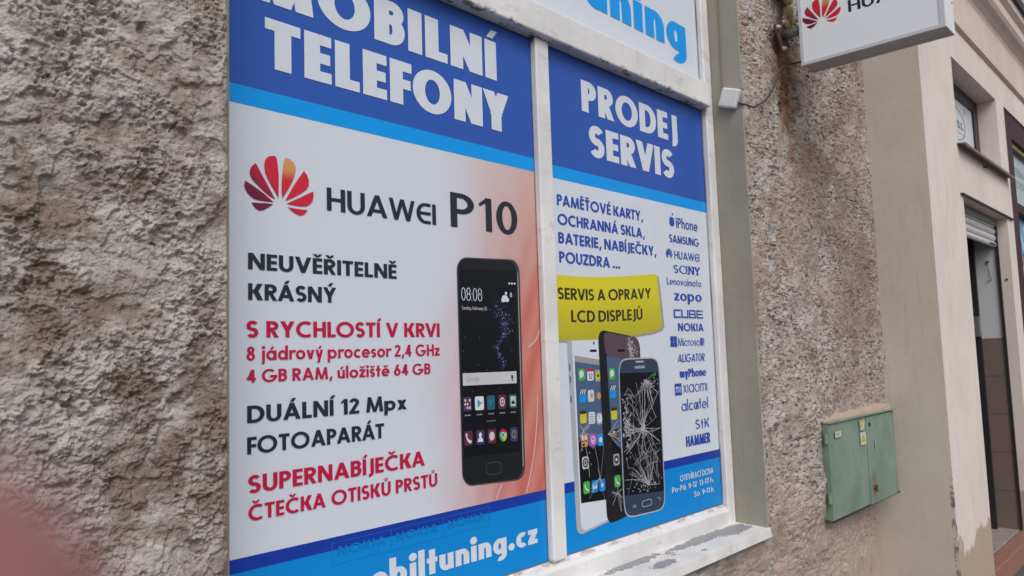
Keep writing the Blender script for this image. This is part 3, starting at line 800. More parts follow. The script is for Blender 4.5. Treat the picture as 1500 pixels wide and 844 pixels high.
def emblem(parent, mat, cx, cz, s, along='x', Y=1.4985, sx=1.0):
    e = MB()
    for p in PETALS:
        pts = [(cx + a * s * sx, cz + b * abs(s)) for a, b in p]
        e.poly([(a, Y, b) if along == 'x' else (Y, a, b) for a, b in pts])
    return e.build('emblem', mat, parent)

def band(parent, name, x0, x1, z0, z1, mat, Y):
    q = MB(); q.poly([(x0, Y, z0), (x1, Y, z0), (x1, Y, z1), (x0, Y, z1)]); return q.build(name, mat, parent, recalc=False)

def flame_film():
    """the left film: pale ground with an orange-red silky print running in from the right edge"""
    t = NT('print_pale_with_flames'); o = t.xyz()
    n = t.noise(2.0, 3, .5, dist=.4)
    rx = t.math('ADD', o[0], t.math('MULTIPLY', t.math('SUBTRACT', n, .5), .30))
    # wider low down, narrow at the top
    grow = t.mapr(o[2], 1.95, 1.05, .25, 1.0)
    edge = t.math('ADD', rx, t.math('MULTIPLY', grow, .17))
    k = t.mapr(edge, 1.36, 1.88)
    k = t.math('MULTIPLY', k, t.mapr(o[2], 2.0, 1.62, .80, 1.0))
    # long silky folds
    dv = t.math('ADD', t.math('MULTIPLY', o[0], 5.2), t.math('MULTIPLY', o[2], -2.3))
    wv = t.n.new('ShaderNodeTexWave'); wv.wave_type = 'BANDS'; wv.bands_direction = 'X'; wv.inputs['Scale'].default_value = .75
    wv.inputs['Distortion'].default_value = 3.0; wv.inputs['Detail'].default_value = 1.5; wv.inputs['Detail Scale'].default_value = .8
    cv = t.n.new('ShaderNodeCombineXYZ'); t.l.new(dv, cv.inputs[0]); t.l.new(t.math('MULTIPLY', o[2], .7), cv.inputs[1]); t.l.new(cv.outputs[0], wv.inputs['Vector'])
    f = wv.outputs['Fac']
    red = t.mix(t.math('MULTIPLY_ADD', f, .55, .2), (.54, .115, .095), (.62, .26, .21))
    red = t.mix(t.mapr(o[2], 1.9, 1.5, 1.0, .0), red, (.62, .30, .23))
    c = t.mix(k, (.63, .675, .76), red)
    t.bump(t.noise(900, 1), .12, .0004)
    return t.set(c, .45, .3)

p1 = thing('poster', (1.27, YG, .79), 'large window poster with red flower emblem and one black phone on orange swirls', 'poster')
L1 = 1.4990
band(p1, 'film', .772, 1.7575, .78, 2.3325, flame_film(), 1.5000)
band(p1, 'header_band', .772, 1.7575, 1.962, 2.3325, INK['blue'], 1.4996)
band(p1, 'stripe', .772, 1.7575, 1.9215, 1.962, INK['cyan'], 1.4996)
band(p1, 'stripe', .772, 1.7575, .9615, .9895, INK['navy'], 1.4996)
band(p1, 'footer_band', .772, 1.7575, .78, .9615, INK['sky'], 1.4996)
HEAD = dict(w=.315, h=.225, sp=.075)
lettering(p1, INK['white'], dict(a=('MOBILNÍ', .835, 1.604, 2.163, .113), **HEAD))
lettering(p1, INK['white'], dict(a=('TELEFONY', .870, 1.650, 2.016, .112), **HEAD))
emblem(p1, petal_print('print_petals', .905, 1.7605, .1686, 'x'), .905, 1.7605, .1686)
lettering(p1, INK['black'], dict(a=('HUAWɛI', 1.024, 1.357, 1.719, .053), w=.165, h=.145, sp=.07))
lettering(p1, INK['black'], dict(a=('P10', 1.409, 1.672, 1.721, .093), w=.145, h=.135, sp=.11))
BT = dict(w=.20, h=.185, sp=.075, wordsp=.30)
lettering(p1, INK['black'], dict(a=('NEUVĚŘITELNĚ', .829, 1.223, 1.572, .0345), **BT), dict(a=('KRÁSNÝ', .829, 1.046, 1.508, .0345), **BT))
lettering(p1, INK['red'], dict(a=('S RYCHLOSTÍ V KRVI', .825, 1.360, 1.430, .0345), **BT))
ST = dict(w=.19, h=.17, sp=.08, xh=.70, wordsp=.28)
lettering(p1, INK['red'], dict(a=('8 jádrový procesor 2,4 GHz', .825, 1.358, 1.3825, .0285), **ST), dict(a=('4 GB RAM, úložiště 64 GB', .825, 1.326, 1.337, .0265), **ST))
lettering(p1, INK['black'], dict(a=('DUÁLNÍ 12 Mpx', .826, 1.246, 1.255, .035), **BT), dict(a=('FOTOAPARÁT', .826, 1.176, 1.192, .0345), **BT))
lettering(p1, INK['red'], dict(a=('SUPERNABÍJEČKA', .828, 1.300, 1.1135, .0355), **BT), dict(a=('ČTEČKA OTISKŮ PRSTŮ', .828, 1.340, 1.0585, .0315), **BT))
lettering(p1, INK['white'], dict(a=('mobiltuning.cz', 1.186, 1.712, .849, .060), w=.26, h=.20, xh=.66, sp=.085, fit=(2, 14)))
gl = MB()
for z0, z1 in ((.9295, .9305), (.977, .978)): gl.poly([(1.027, L1, z0), (1.523, L1, z0), (1.523, L1, z1), (1.027, L1, z1)])
for x in (1.027, 1.191, 1.356, 1.522): gl.poly([(x, L1 - .00004, .93), (x + .0015, L1 - .00004, .93), (x + .0015, L1 - .00004, .978), (x, L1 - .00004, .978)])
for x in (1.043, 1.206, 1.372): write(gl, 'NOKIA', x, x + .132, .948, .019, w=.19, h=.17, sp=.16)
gl.build('ghost_strip', INK['ghost'], p1, recalc=False)

# --- printed pictures: polygons laid in a four-cornered picture field on the film
class Art:
    def __init__(s, tl, tr, bl, br, Y): s.q = [np.array(p, float) for p in (tl, tr, bl, br)]; s.Y = Y
    def pt(s, u, v, lv):
        tl, tr, bl, br = s.q; p = (tl * (1 - u) + tr * u) * v + (bl * (1 - u) + br * u) * (1 - v)
        return (p[0], s.Y - lv * .00006, p[1])
    def poly(s, mb, pts, lv, mi=0): mb.poly([s.pt(u, v, lv) for u, v in pts], mi)
def rrect(u0, v0, u1, v1, ru, rv, n=6, bulge=0.0):
    out = []
    for cx, cy, a in ((u1 - ru, v1 - rv, 0), (u0 + ru, v1 - rv, 90), (u0 + ru, v0 + rv, 180), (u1 - ru, v0 + rv, 270)):
        for i in range(n + 1):
            t = R(a + 90 * i / n); out.append((cx + ru * math.cos(t), cy + rv * math.sin(t)))
    return out
def icon(parent, art, mats, draws, name='icon'):
    mb = MB()
    for lv, mi, pts in draws: art.poly(mb, pts, lv, mi)
    return mb.build(name, mats, parent, recalc=False)

A1 = Art((1.4265, 1.641), (1.6755, 1.651), (1.4265, 1.043), (1.671, 1.030), 1.4992)
pic = MB(); A1.poly(pic, rrect(0, 0, 1, 1, .15, .06, 8), 0)
ph1 = pic.build('phone_picture', INK['edge'], p1, recalc=False)
b = MB(); A1.poly(b, rrect(.012, .006, .955, .994, .135, .055, 8), 1); b.build('phone_front', INK['dark'], ph1, recalc=False)
b = MB(); A1.poly(b, rrect(.035, .125, .925, .945, .01, .004, 2), 2); b.build('screen', INK['darker'], ph1, recalc=False)
mats = [INK['white'], INK['darker'], INK['sky']]
b = MB(); A1.poly(b, rrect(.045, .433, .895, .487, .008, .004, 2), 3, 0)
b.build('search_bar', [INK['lightgrey']], ph1, recalc=False)
def p1_xy(u, v): q = A1.pt(u, v, 0); return q[0], q[2]
x0_, z0_ = p1_xy(.10, .448); x1_, _ = p1_xy(.29, .448)
lettering(ph1, INK['grey'], dict(a=('Google', x0_, x1_, z0_, .0165), w=.12, h=.11, Y=1.4989))
b = MB(); A1.poly(b, disc(.82, .462, .018, .010, 10), 5); A1.poly(b, rrect(.812, .444, .828, .456, .004, .003, 2), 5); b.build('icon', INK['dark'], ph1, recalc=False)
x0_, z0_ = p1_xy(.055, .808); x1_, _ = p1_xy(.37, .808)
lettering(ph1, INK['white'], dict(a=('08:08', x0_, x1_, z0_, .034), w=.07, h=.06, sp=.08, Y=1.4989))
x0_, z0_ = p1_xy(.06, .767); x1_, _ = p1_xy(.44, .767)
lettering(ph1, INK['lightgrey'], dict(a=('Sunday, February 26', x0_, x1_, z0_, .0095), w=.12, h=.12, Y=1.4989))
b = MB()
A1.poly(b, disc(.735, .82, .05, .014, 14), 4); A1.poly(b, disc(.71, .812, .035, .011, 12), 5); A1.poly(b, disc(.77, .812, .035, .010, 12), 6); A1.poly(b, disc(.755, .842, .02, .008, 8), 7)
b.build('icon', INK['white'], ph1, recalc=False)
b = MB()
for i in range(3): A1.poly(b, rrect(.80 + i * .045, .884, .83 + i * .045, .892, .004, .001, 1), 4)
b.build('icon', INK['white'], ph1, recalc=False)
b = MB(); x0_, z0_ = p1_xy(.82, .825); write(b, '8', x0_, x0_ + .009, z0_, .013, w=.14, Y=1.4989); b.build('lettering', INK['white'], ph1, recalc=False)
# star dust swirl on the wallpaper
rs = np.random.RandomState(5)
b = MB()
path = [(.62, .76), (.70, .73), (.74, .70), (.72, .665), (.66, .63), (.58, .60), (.62, .56), (.70, .53), (.66, .50)]
for i in range(420):
    k = rs.rand() ** 1.5 * (len(path) - 1.001); a = int(k); t_ = k - a
    cu = path[a][0] * (1 - t_) + path[a + 1][0] * t_; cv = path[a][1] * (1 - t_) + path[a + 1][1] * t_
    s_ = .075 * max(.22, 1 - k / 5); u_, v_ = cu + rs.randn() * s_, cv + rs.randn() * s_ * .45
    if not (.05 < u_ < .9 and .49 < v_ < .93): continue
    z_ = rs.choice([.003, .004, .006]) ; A1.poly(b, [(u_ - z_, v_), (u_, v_ - z_ * .42), (u_ + z_, v_), (u_, v_ + z_ * .42)], 3 + i % 4, rs.choice([0, 1, 1, 2]))
for i in range(110):
    u_, v_ = .05 + rs.rand() * .35, .86 + rs.randn() * .012 - rs.rand() * .02
    if i > 60: u_, v_ = rs.uniform(.06, .9), rs.uniform(.38, .75)
    z_ = .0035; A1.poly(b, [(u_ - z_, v_), (u_, v_ - z_ * .42), (u_ + z_, v_), (u_, v_ + z_ * .42)], 3 + i % 4, rs.choice([1, 1, 0]))
sd_ = b.build('star_dust', [INK['lightgrey'], INK['text_blue'], INK['screenblue']], ph1, recalc=False); sd_['kind'] = 'stuff'
def tile(cu, cv, col, extra, w_=.062, h_=.031):
    dr = [(3, 0, rrect(cu - w_, cv - h_, cu + w_, cv + h_, .02, .009, 3))]
    return dr + [(4 + i, 1 + mi, pts) for i, (mi, pts) in enumerate(extra)]
U = (.105, .285, .465, .645, .825)
V1, V2 = .353, .205
icon(ph1, A1, [INK['violet'], INK['lightgrey'], INK['red']], tile(U[0], V1, 0, [(0 if (i + j) % 3 else 1, rrect(U[0] - .045 + i * .033, V1 - .022 + j * .016, U[0] - .022 + i * .033, V1 - .011 + j * .016, .004, .002, 2)) for i in range(3) for j in range(3)]))
icon(ph1, A1, [INK['white'], INK['cyan'], INK['green'], INK['orange']], tile(U[1], V1, 0, [(0, [(U[1] - .03, V1 + .018), (U[1] - .03, V1), (U[1] + .04, V1)]), (1, [(U[1] - .03, V1), (U[1] - .03, V1 - .02), (U[1] + .04, V1)]), (2, [(U[1] + .01, V1 + .008), (U[1] + .01, V1 - .008), (U[1] + .045, V1)])], .068, .030))
icon(ph1, A1, [INK['teal'], INK['sky']], tile(U[2], V1, 0, [(0, [(U[2] - .04, V1 + .012), (U[2], V1 - .010), (U[2] + .04, V1 + .012), (U[2] + .03, V1 + .014), (U[2], V1 - .003), (U[2] - .03, V1 + .014)])]))
icon(ph1, A1, [INK['maroon'], INK['lightgrey'], INK['maroon']], tile(U[3], V1, 0, [(0, disc(U[3], V1, .040, .020)), (1, disc(U[3], V1, .026, .013)), (0, disc(U[3], V1, .013, .007))]))
icon(ph1, A1, [INK['teal'], INK['lightgrey'], INK['darker']], tile(U[4], V1, 0, [(0, rrect(U[4] - .042, V1 - .022, U[4] + .042, V1 + .022, .008, .004, 2)), (1, [(U[4] - .034, V1 - .012), (U[4] + .034, V1 - .012), (U[4] + .012, V1 + .008), (U[4], V1 - .002), (U[4] - .012, V1 + .006)])]))
icon(ph1, A1, [INK['maroon'], INK['white']], tile(U[0], V2, 0, [(0, stroke([(U[0] - .03, V2 + .018), (U[0] - .022, V2 + .002), (U[0] - .002, V2 - .011), (U[0] + .03, V2 - .017)], .014)[i]) for i in range(3)] + [(0, disc(U[0] - .028, V2 + .015, .014, .007, 8)), (0, disc(U[0] + .03, V2 - .015, .016, .007, 8))]))
icon(ph1, A1, [INK['violet'], INK['white']], tile(U[1], V2, 0, [(0, disc(U[1], V2 + .009, .022, .012)), (0, [(U[1] - .042, V2 - .02), (U[1] + .042, V2 - .02), (U[1] + .036, V2 - .008), (U[1] + .012, V2), (U[1] - .012, V2), (U[1] - .036, V2 - .008)])]))
icon(ph1, A1, [INK['maroon'], INK['lightgrey']], tile(U[2], V2, 0, [(0, disc(U[2], V2 + .001, .042, .019)), (0, [(U[2] - .03, V2 - .022), (U[2] - .005, V2 - .014), (U[2] - .025, V2 - .008)])]))
c_ = []
for k, a in ((0, 30), (1, 150), (2, 270)):
    c_.append((k, [(U[3], V2 + .001)] + [(U[3] + .060 * math.cos(R(a + 120 * i / 12)), V2 + .001 + .028 * math.sin(R(a + 120 * i / 12))) for i in range(13)]))
c_ += [(3, disc(U[3], V2 + .001, .029, .0135)), (4, disc(U[3], V2 + .001, .021, .0098))]
icon(ph1, A1, [INK['red'], INK['green'], INK['yellow'], INK['white'], INK['cyan']], [(3 + i, k, p) for i, (k, p) in enumerate(c_)])
icon(ph1, A1, [INK['violet'], INK['grey'], INK['darker']], tile(U[4], V2, 0, [(0, disc(U[4], V2, .038, .019)), (1, disc(U[4], V2, .030, .015)), (0, disc(U[4], V2 + .005, .010, .004)), (0, disc(U[4], V2 - .006, .010, .004))]))
for u_ in U:
    b = MB()
    for i in range(4): A1.poly(b, rrect(u_ - .045 + i * .023, V1 - .052, u_ - .030 + i * .023, V1 - .046, .002, .001, 1), 4)
    b.build('caption', INK['grey'], ph1, recalc=False)
b = MB()
for i in range(6): A1.poly(b, disc(.40 + i * .024, .272, .006, .0028, 6), 4)
b.build('page_dots', INK['grey'], ph1, recalc=False)
b = MB(); A1.poly(b, rrect(.36, .038, .60, .092, .05, .022, 5), 3, 0); A1.poly(b, rrect(.368, .0415, .592, .0885, .045, .02, 5), 4, 1); b.build('home_button', [INK['edge'], INK['dark']], ph1, recalc=False)
b = MB(); A1.poly(b, [(.958, .06), (.972, .06), (.972, .94), (.958, .94)], 3); b.build('side_highlight', INK['grey'], ph1, recalc=False)
def smooth2(pts, n=8):
    a, z = np.array(pts).T; k = np.linspace(0, len(pts) - 1, n * (len(pts) - 1) + 1); c = [np.polyfit(range(len(pts)), v, len(pts) - 1) for v in (a, z)]
    return [(float(np.polyval(c[0], t)), float(np.polyval(c[1], t))) for t in k]
for pts in ([(1.735, 1.26), (1.725, 1.17), (1.705, 1.08), (1.672, .992)], [(1.575, 1.03), (1.56, 1.01), (1.55, .992)], [(1.752, 1.45), (1.735, 1.42), (1.70, 1.40)]):
    b = MB()                     # pale curved lines of the swirl print
    for q in stroke(smooth2(pts), .0035): b.poly([(x, 1.4993, z) for x, z in q])
    b.build('swirl_line', INK['lightgrey'], p1, recalc=False)

# ---------------- right-hand poster
p2 = thing('poster', (2.31, YG, .79), 'narrower window poster with yellow banner, three cracked phones and column of blue lettering', 'poster')
X0, X1 = 1.817, 2.7985
band(p2, 'film', X0, X1, .78, 2.3325, INK['white'], 1.5000)
band(p2, 'header_band', X0, X1, 1.9565, 2.3325, INK['blue'], 1.4996)
band(p2, 'stripe', X0, X1, 1.9165, 1.9565, INK['cyan'], 1.4996)
band(p2, 'stripe', X0, X1, .965, .995, INK['navy'], 1.4996)
band(p2, 'footer_band', X0, X1, .78, .965, INK['sky'], 1.4996)
lettering(p2, INK['white'], dict(a=('PRODEJ', 2.003, 2.600, 2.161, .105), **{**HEAD, 'w': .275, 'h': .21}))
lettering(p2, INK['white'], dict(a=('SERVIS', 2.035, 2.562, 2.018, .105), **{**HEAD, 'w': .275, 'h': .21}))
MT = dict(w=.19, h=.175, sp=.085, wordsp=.25)
lettering(p2, INK['text_blue'], dict(a=('PAMĚŤOVÉ KARTY,', 1.857, 2.334, 1.834, .034), **MT), dict(a=('OCHRANNÁ SKLA,', 1.857, 2.340, 1.774, .034), **MT),
          dict(a=('BATERIE, NABÍJEČKY,', 1.857, 2.410, 1.716, .034), **MT), dict(a=('POUZDRA ...', 1.858, 2.180, 1.656, .0345), **MT))
def ban(dx, dz): return [(x + dx, z + dz) for x, z in [(1.819, 1.6175), (1.92, 1.6172), (1.9961, 1.6181), (2.09, 1.623), (2.1858, 1.6306), (2.30, 1.641), (2.4045, 1.6511), (2.413, 1.60), (2.4267, 1.4684), (2.4124, 1.4555), (2.3581, 1.4433), (2.2804, 1.4361), (2.17, 1.4265), (2.0548, 1.4196), (1.93, 1.4178), (1.819, 1.4175)]]
bn = MB(); bn.poly([(max(x, 1.819), 1.4994, z) for x, z in ban(.014, -.006)], 1); bn.poly([(x, 1.4992, z) for x, z in ban(0, 0)], 0)
yt = NT('print_yellow_graded'); yo = yt.xyz()
ym = yt.set(yt.mix(yt.mapr(yt.math('SUBTRACT', yo[2], yt.math('MULTIPLY', yo[0], .05)), 1.30, 1.50), (.46, .42, .03), (.68, .60, .025)), .35, .2)
bo = bn.build('banner', [ym, INK['grey']], p2, recalc=False)
lettering(bo, INK['brown'], dict(a=('SERVIS A OPRAVY', 1.844, 2.362, 1.543, .036), w=.195, h=.18, sp=.075, wordsp=.25, Y=1.4988, arch=lambda x: .020 * max(0, (x - 1.95) / .41) ** 1.5),
          dict(a=('LCD DISPLEJŮ', 1.905, 2.302, 1.474, .037), w=.195, h=.18, sp=.075, wordsp=.25, Y=1.4988, arch=lambda x: .014 * max(0, (x - 1.95) / .35) ** 1.5))
TB = INK['text_blue']
def logo(*lines): return lettering(p2, TB, *lines)
lg = MB()                        # apple mark
cx_, cz_ = 2.5275, 1.8545
for q in ([(cx_ + .0195 * math.cos(t) * (1 - .12 * math.cos(2 * t)), cz_ - .001 + .0185 * math.sin(t) * (1 + .08 * math.cos(2 * t))) for t in np.linspace(0, 2 * math.pi, 28)[:-1] if not (abs(t - .25) < .34)],
          [(cx_ + .001, cz_ + .021), (cx_ + .004, cz_ + .029), (cx_ + .011, cz_ + .033), (cx_ + .010, cz_ + .025)]): lg.poly([(x, 1.4985, z) for x, z in q])
write(lg, 'iPhone', 2.557, 2.716, 1.834, .038, w=.155, h=.13, xh=.70, sp=.11)
lg.build('lettering', TB, p2, recalc=False)
logo(dict(a=('SΛMSUNG'.replace('Λ', 'A'), 2.503, 2.719, 1.775, .0295), w=.18, h=.15, sp=.07))
e2 = MB()
for p in PETALS: e2.poly([(2.4965 + a * .047, 1.4985, 1.734 + b * .047) for a, b in p])
write(e2, 'HUAWɛI', 2.533, 2.717, 1.716, .029, w=.135, h=.12, sp=.09)
e2.build('lettering', TB, p2, recalc=False)
sy = MB(); write(sy, 'SONY', 2.523, 2.716, 1.663, .0295, w=.17, h=.09, sp=.12)
for x0, x1, z in ((2.615, 2.637, 1.663), (2.615, 2.634, 1.690), (2.650, 2.667, 1.690), (2.668, 2.690, 1.690), (2.701, 2.719, 1.690), (2.684, 2.704, 1.663)): sy.poly([(x0, 1.4982, z), (x1, 1.4982, z), (x1, 1.4982, z + .003), (x0, 1.4982, z + .003)])
sy.build('lettering', TB, p2, recalc=False)
logo(dict(a=('Lenovo|moto', 2.472, 2.720, 1.618, .0255), w=.13, h=.11, xh=.68, sp=.11))
logo(dict(a=('zopo', 2.518, 2.718, 1.561, .039), w=.20, h=.12, xh=.68, sp=.09))
cb = MB()                        # squared wide letters
def sq(x, z0, z1, w_, segs):
    for a, b_, c, d_ in segs: cb.poly([(x + a * w_, 1.4985, z0 + b_ * (z1 - z0)), (x + c * w_, 1.4985, z0 + b_ * (z1 - z0)), (x + c * w_, 1.4985, z0 + d_ * (z1 - z0)), (x + a * w_, 1.4985, z0 + d_ * (z1 - z0))])
sq(2.508, 1.497, 1.528, .050, [(0, .0, .18, 1), (.18, .0, 1, .18), (.18, .82, 1, 1)])
sq(2.562, 1.497, 1.528, .050, [(0, 0, .16, 1), (.84, 0, 1, 1), (.16, 0, .84, .18)])
sq(2.617, 1.497, 1.528, .050, [(0, 0, .16, 1), (.84, 0, 1, .44), (.84, .56, .98, 1), (.16, 0, .84, .17), (.16, .83, .84, 1), (.16, .42, .9, .58)])
sq(2.672, 1.497, 1.528, .050, [(0, 0, .16, 1), (.16, 0, 1, .17), (.16, .42, .9, .58), (.16, .83, .7, 1), (.8, .83, 1, 1)])
cb.build('lettering', TB, p2, recalc=False)
logo(dict(a=('NOKIA', 2.533, 2.720, 1.449, .0285), w=.20, h=.17, sp=.10))
ms = MB()
for a in (0, 1):
    for c in (0, 1): ms.poly([(2.476 + a * .0235, 1.4985, 1.391 + c * .020), (2.497 + a * .0235, 1.4985, 1.391 + c * .020), (2.497 + a * .0235, 1.4985, 1.4095 + c * .020), (2.476 + a * .0235, 1.4985, 1.4095 + c * .020)])
write(ms, 'Microsoft', 2.527, 2.722, 1.394, .0295, w=.11, h=.10, xh=.68, sp=.08)
ms.poly([(2.6945, 1.4981, 1.4135), (2.705, 1.4981, 1.4135), (2.705, 1.4981, 1.4165), (2.6945, 1.4981, 1.4165)])
ms.build('lettering', TB, p2, recalc=False)
logo(dict(a=('ALIGAT()R', 2.518, 2.714, 1.335, .0295), w=.15, h=.13, sp=.08, slant=.16))
logo(dict(a=('myPhone', 2.529, 2.722, 1.279, .0305), w=.25, h=.15, xh=.72, sp=.05))
mi = MB(); mi.poly([(2.489, 1.4987, 1.2165), (2.5365, 1.4987, 1.2165), (2.5365, 1.4987, 1.2585), (2.489, 1.4987, 1.2585)], 0)
for x in (2.4955, 2.5065, 2.5165): mi.poly([(x, 1.4985, 1.226), (x + .0035, 1.4985, 1.226), (x + .0035, 1.4985, 1.247), (x, 1.4985, 1.247)], 1)
mi.poly([(2.4955, 1.4984, 1.2435), (2.520, 1.4984, 1.2435), (2.520, 1.4984, 1.247), (2.4955, 1.4984, 1.247)], 1)
mi.poly([(2.5265, 1.4985, 1.226), (2.530, 1.4985, 1.226), (2.530, 1.4985, 1.247), (2.5265, 1.4985, 1.247)], 1)
mi.build('lettering', [TB, INK['white']], p2, recalc=False)
logo(dict(a=('xıaomı', 2.547, 2.724, 1.223, .043), w=.085, h=.075, xh=.68, sp=.10))
al = MB(); write(al, 'alcatel', 2.529, 2.723, 1.158, .040, w=.12, h=.10, xh=.66, sp=.09)
al.poly([(x, 1.4981, z) for x, z in disc(2.635, 1.1705, .007, .006, 10)]); al.build('lettering', TB, p2, recalc=False)
logo(dict(a=('StK', 2.623, 2.726, 1.086, .034), w=.13, h=.12, xh=.70, sp=.16))
logo(dict(a=('HAMMER', 2.548, 2.726, 1.0285, .0375), w=.28, h=.16, sp=.045))
lettering(p2, INK['white'], dict(a=('OTEVÍRACÍ DOBA', 2.493, 2.735, .9125, .0205), w=.18, h=.15, sp=.11, wordsp=.35),
          dict(a=('Po-Pá  9-12  13-17 h.', 2.437, 2.733, .880, .0195), w=.17, h=.15, sp=.11, xh=.7, wordsp=.28), dict(a=('So  9-11 h.', 2.586, 2.736, .845, .0195), w=.17, h=.15, sp=.11, xh=.7, wordsp=.28))

# phones of the right-hand poster
def flat(mb, pts, Y, mi=0): mb.poly([(x, Y, z) for x, z in pts], mi)
def round_poly(pts, r, n=5):
    out = []; k = len(pts)
    for i in range(k):
        a, b, c = (Vector(pts[(i + j) % k]) for j in (-1, 0, 1)); d1, d2 = (a - b), (c - b)
        rr = min(r, d1.length * .45, d2.length * .45); p, q = b + d1.normalized() * rr, b + d2.normalized() * rr
        for j in range(n + 1):
            t = j / n; out.append(tuple(p * (1 - t) ** 2 + b * 2 * t * (1 - t) + q * t * t))
    return out
def inset(pts, k):
    c = Vector((sum(p[0] for p in pts) / len(pts), sum(p[1] for p in pts) / len(pts))); return [tuple(c + (Vector(p) - c) * k) for p in pts]
wb = [(1.880, 1.449), (2.110, 1.414), (2.110, .853), (1.893, .832)]
m1 = MB(); flat(m1, round_poly(wb, .035), 1.49935); wp = m1.build('phone_picture', INK['silver'], p2, recalc=False)
m1 = MB(); flat(m1, round_poly([(1.903, 1.447), (2.110, 1.414), (2.110, .860), (1.914, .8405)], .030), 1.4993); m1.build('phone_front', INK['white'], wp, recalc=False)
m1 = MB(); flat(m1, [(1.9145, 1.3715), (2.10, 1.349), (2.10, .914), (1.9185, .9255)], 1.49925, 0); m1.build('screen', INK['screenblue'], wp, recalc=False)
m1 = MB(); flat(m1, [(1.9145, 1.3715), (2.10, 1.349), (2.10, 1.331), (1.9145, 1.353)], 1.4992, 0); m1.build('status_bar', INK['grey'], wp, recalc=False)
m1 = MB(); flat(m1, [(1.9185, 1.010), (2.10, 1.006), (2.10, .914), (1.9185, .9255)], 1.4992, 0); flat(m1, [(1.917, 1.13), (1.99, 1.08), (2.10, 1.15), (2.10, 1.006), (1.9185, 1.010)], 1.49917, 0); m1.build('screen_shade', INK['darker'], wp, recalc=False)
m1 = MB(); flat(m1, rrect(1.993, 1.3805, 2.030, 1.3885, .004, .004, 3), 1.4992); m1.build('earpiece', INK['dark'], wp, recalc=False)
m1 = MB(); flat(m1, disc(2.0165, 1.409, .0042, .0050, 10), 1.4992); m1.build('camera_dot', INK['dark'], wp, recalc=False)
for z in (1.30, 1.335, 1.24): m1 = MB(); flat(m1, rrect(1.887, z - .012, 1.8915, z + .012, .002, .005, 2), 1.4992); m1.build('side_button', INK['dark'], wp, recalc=False)
kb = [(2.046, 1.449), (2.225, 1.431), (2.276, 1.402), (2.392, .84), (2.05, .846)]
kb = [(2.040, 1.453), (2.277, 1.425), (2.277, .86), (2.046, .838)]
m1 = MB(); flat(m1, round_poly(kb, .04), 1.4990); kp = m1.build('phone_picture', INK['dark'], p2, recalc=False)
m1 = MB(); flat(m1, round_poly([(2.066, 1.446), (2.274, 1.422), (2.274, 1.345), (2.078, 1.362)], .03), 1.49895); m1.build('phone_front', INK['plum'], kp, recalc=False)
m1 = MB(); flat(m1, [(2.0805, 1.366), (2.165, 1.357), (2.165, .938), (2.097, .943)], 1.4989); m1.build('screen', INK['screenblue'], kp, recalc=False)
m1 = MB(); flat(m1, [(2.090, 1.10), (2.16, 1.05), (2.165, .938), (2.097, .943)], 1.49886); m1.build('screen_shade', INK['darker'], kp, recalc=False)
m1 = MB(); flat(m1, rrect(2.145, 1.3785, 2.185, 1.387, .004, .004, 3), 1.4989); m1.build('earpiece', INK['darker'], kp, recalc=False)
IW, IH = .0165, .0185
def app(parent, x, z, mats, extra, Y, w_=IW, h_=IH, base=True):
    m_ = MB()
    if base: flat(m_, rrect(x - w_, z - h_, x + w_, z + h_, .006, .007, 3), Y, 0)
    for i, (mi_, pts) in enumerate(extra): flat(m_, [(x + a, z + b_) for a, b_ in pts], Y - .00005 * (i + 1), mi_)
    return m_.build('icon', mats, parent, recalc=False)
WY, KY = 1.49912, 1.49882
bub = [(0, disc(0, .002, .011, .011, 14)), (0, [(-.009, -.013), (-.001, -.008), (-.008, -.003)])]
call = [(0, q) for q in stroke([(-.008, .010), (-.005, -.001), (.003, -.008), (.010, -.010)], .005)]
def clap(): return [(1, rect(-IW, .006, IW, IH + .004))] + [(2, dia(-.014 + i * .010, .007, -.009 + i * .010, IH + .003, .005)) for i in range(3)]
def lines_(): return [(1, rect(-.006, -.012 + i * .007, .010, -.009 + i * .007)) for i in range(4)] + [(2, disc(-.010, -.0105 + i * .007, .002, .002, 6)) for i in range(4)]
W_, K_ = INK['white'], INK['dark']
app(wp, 1.946, 1.312, [INK['green'], W_], [(1, q) for _, q in bub], WY)
m_ = app(wp, 1.991, 1.310, [W_, INK['red'], K_], [(1, rect(-IW, .010, IW, IH + .001))], WY)
m_ = MB(); write(m_, '12', 1.981, 2.001, 1.297, .017, w=.14, h=.12, Y=1.4989); m_.build('icon_number', K_, wp, recalc=False)
app(wp, 2.0315, 1.3055, [INK['grey'], INK['yellow'], INK['brown']], [(1, disc(0, 0, .013, .013, 12)), (2, disc(0, 0, .006, .006, 8))], WY)
app(wp, 1.948, 1.245, [INK['cyan'], K_, W_], clap(), WY)
app(wp, 1.990, 1.2443, [INK['lightgrey'], INK['grey'], W_], [(1, disc(.004, 0, .007, .007, 10)), (2, rect(-.012, -.01, -.006, .012))], WY)
app(wp, 2.031, 1.242, [INK['screenblue'], INK['orange']], [(1, disc(0, 0, .011, .011, 12))], WY)
app(wp, 1.9465, 1.181, [INK['yellow'], INK['brown']], [(1, rect(-IW, .010, IW, IH + .001))], WY)
app(wp, 1.9895, 1.176, [W_, INK['grey'], INK['red']], lines_(), WY)
app(wp, 2.030, 1.171, [INK['grey'], W_, K_], [(1, disc(0, 0, .014, .015, 14)), (2, rect(-.001, 0, .001, .011))], WY)
app(wp, 1.948, 1.110, [INK['orange'], INK['brown'], W_], [(1, rect(-.014, -.004, .014, 0)), (2, rect(-.012, .002, -.004, .014)), (2, rect(.002, .003, .011, .013)), (1, rect(-.014, -.016, .0, -.008))], WY)
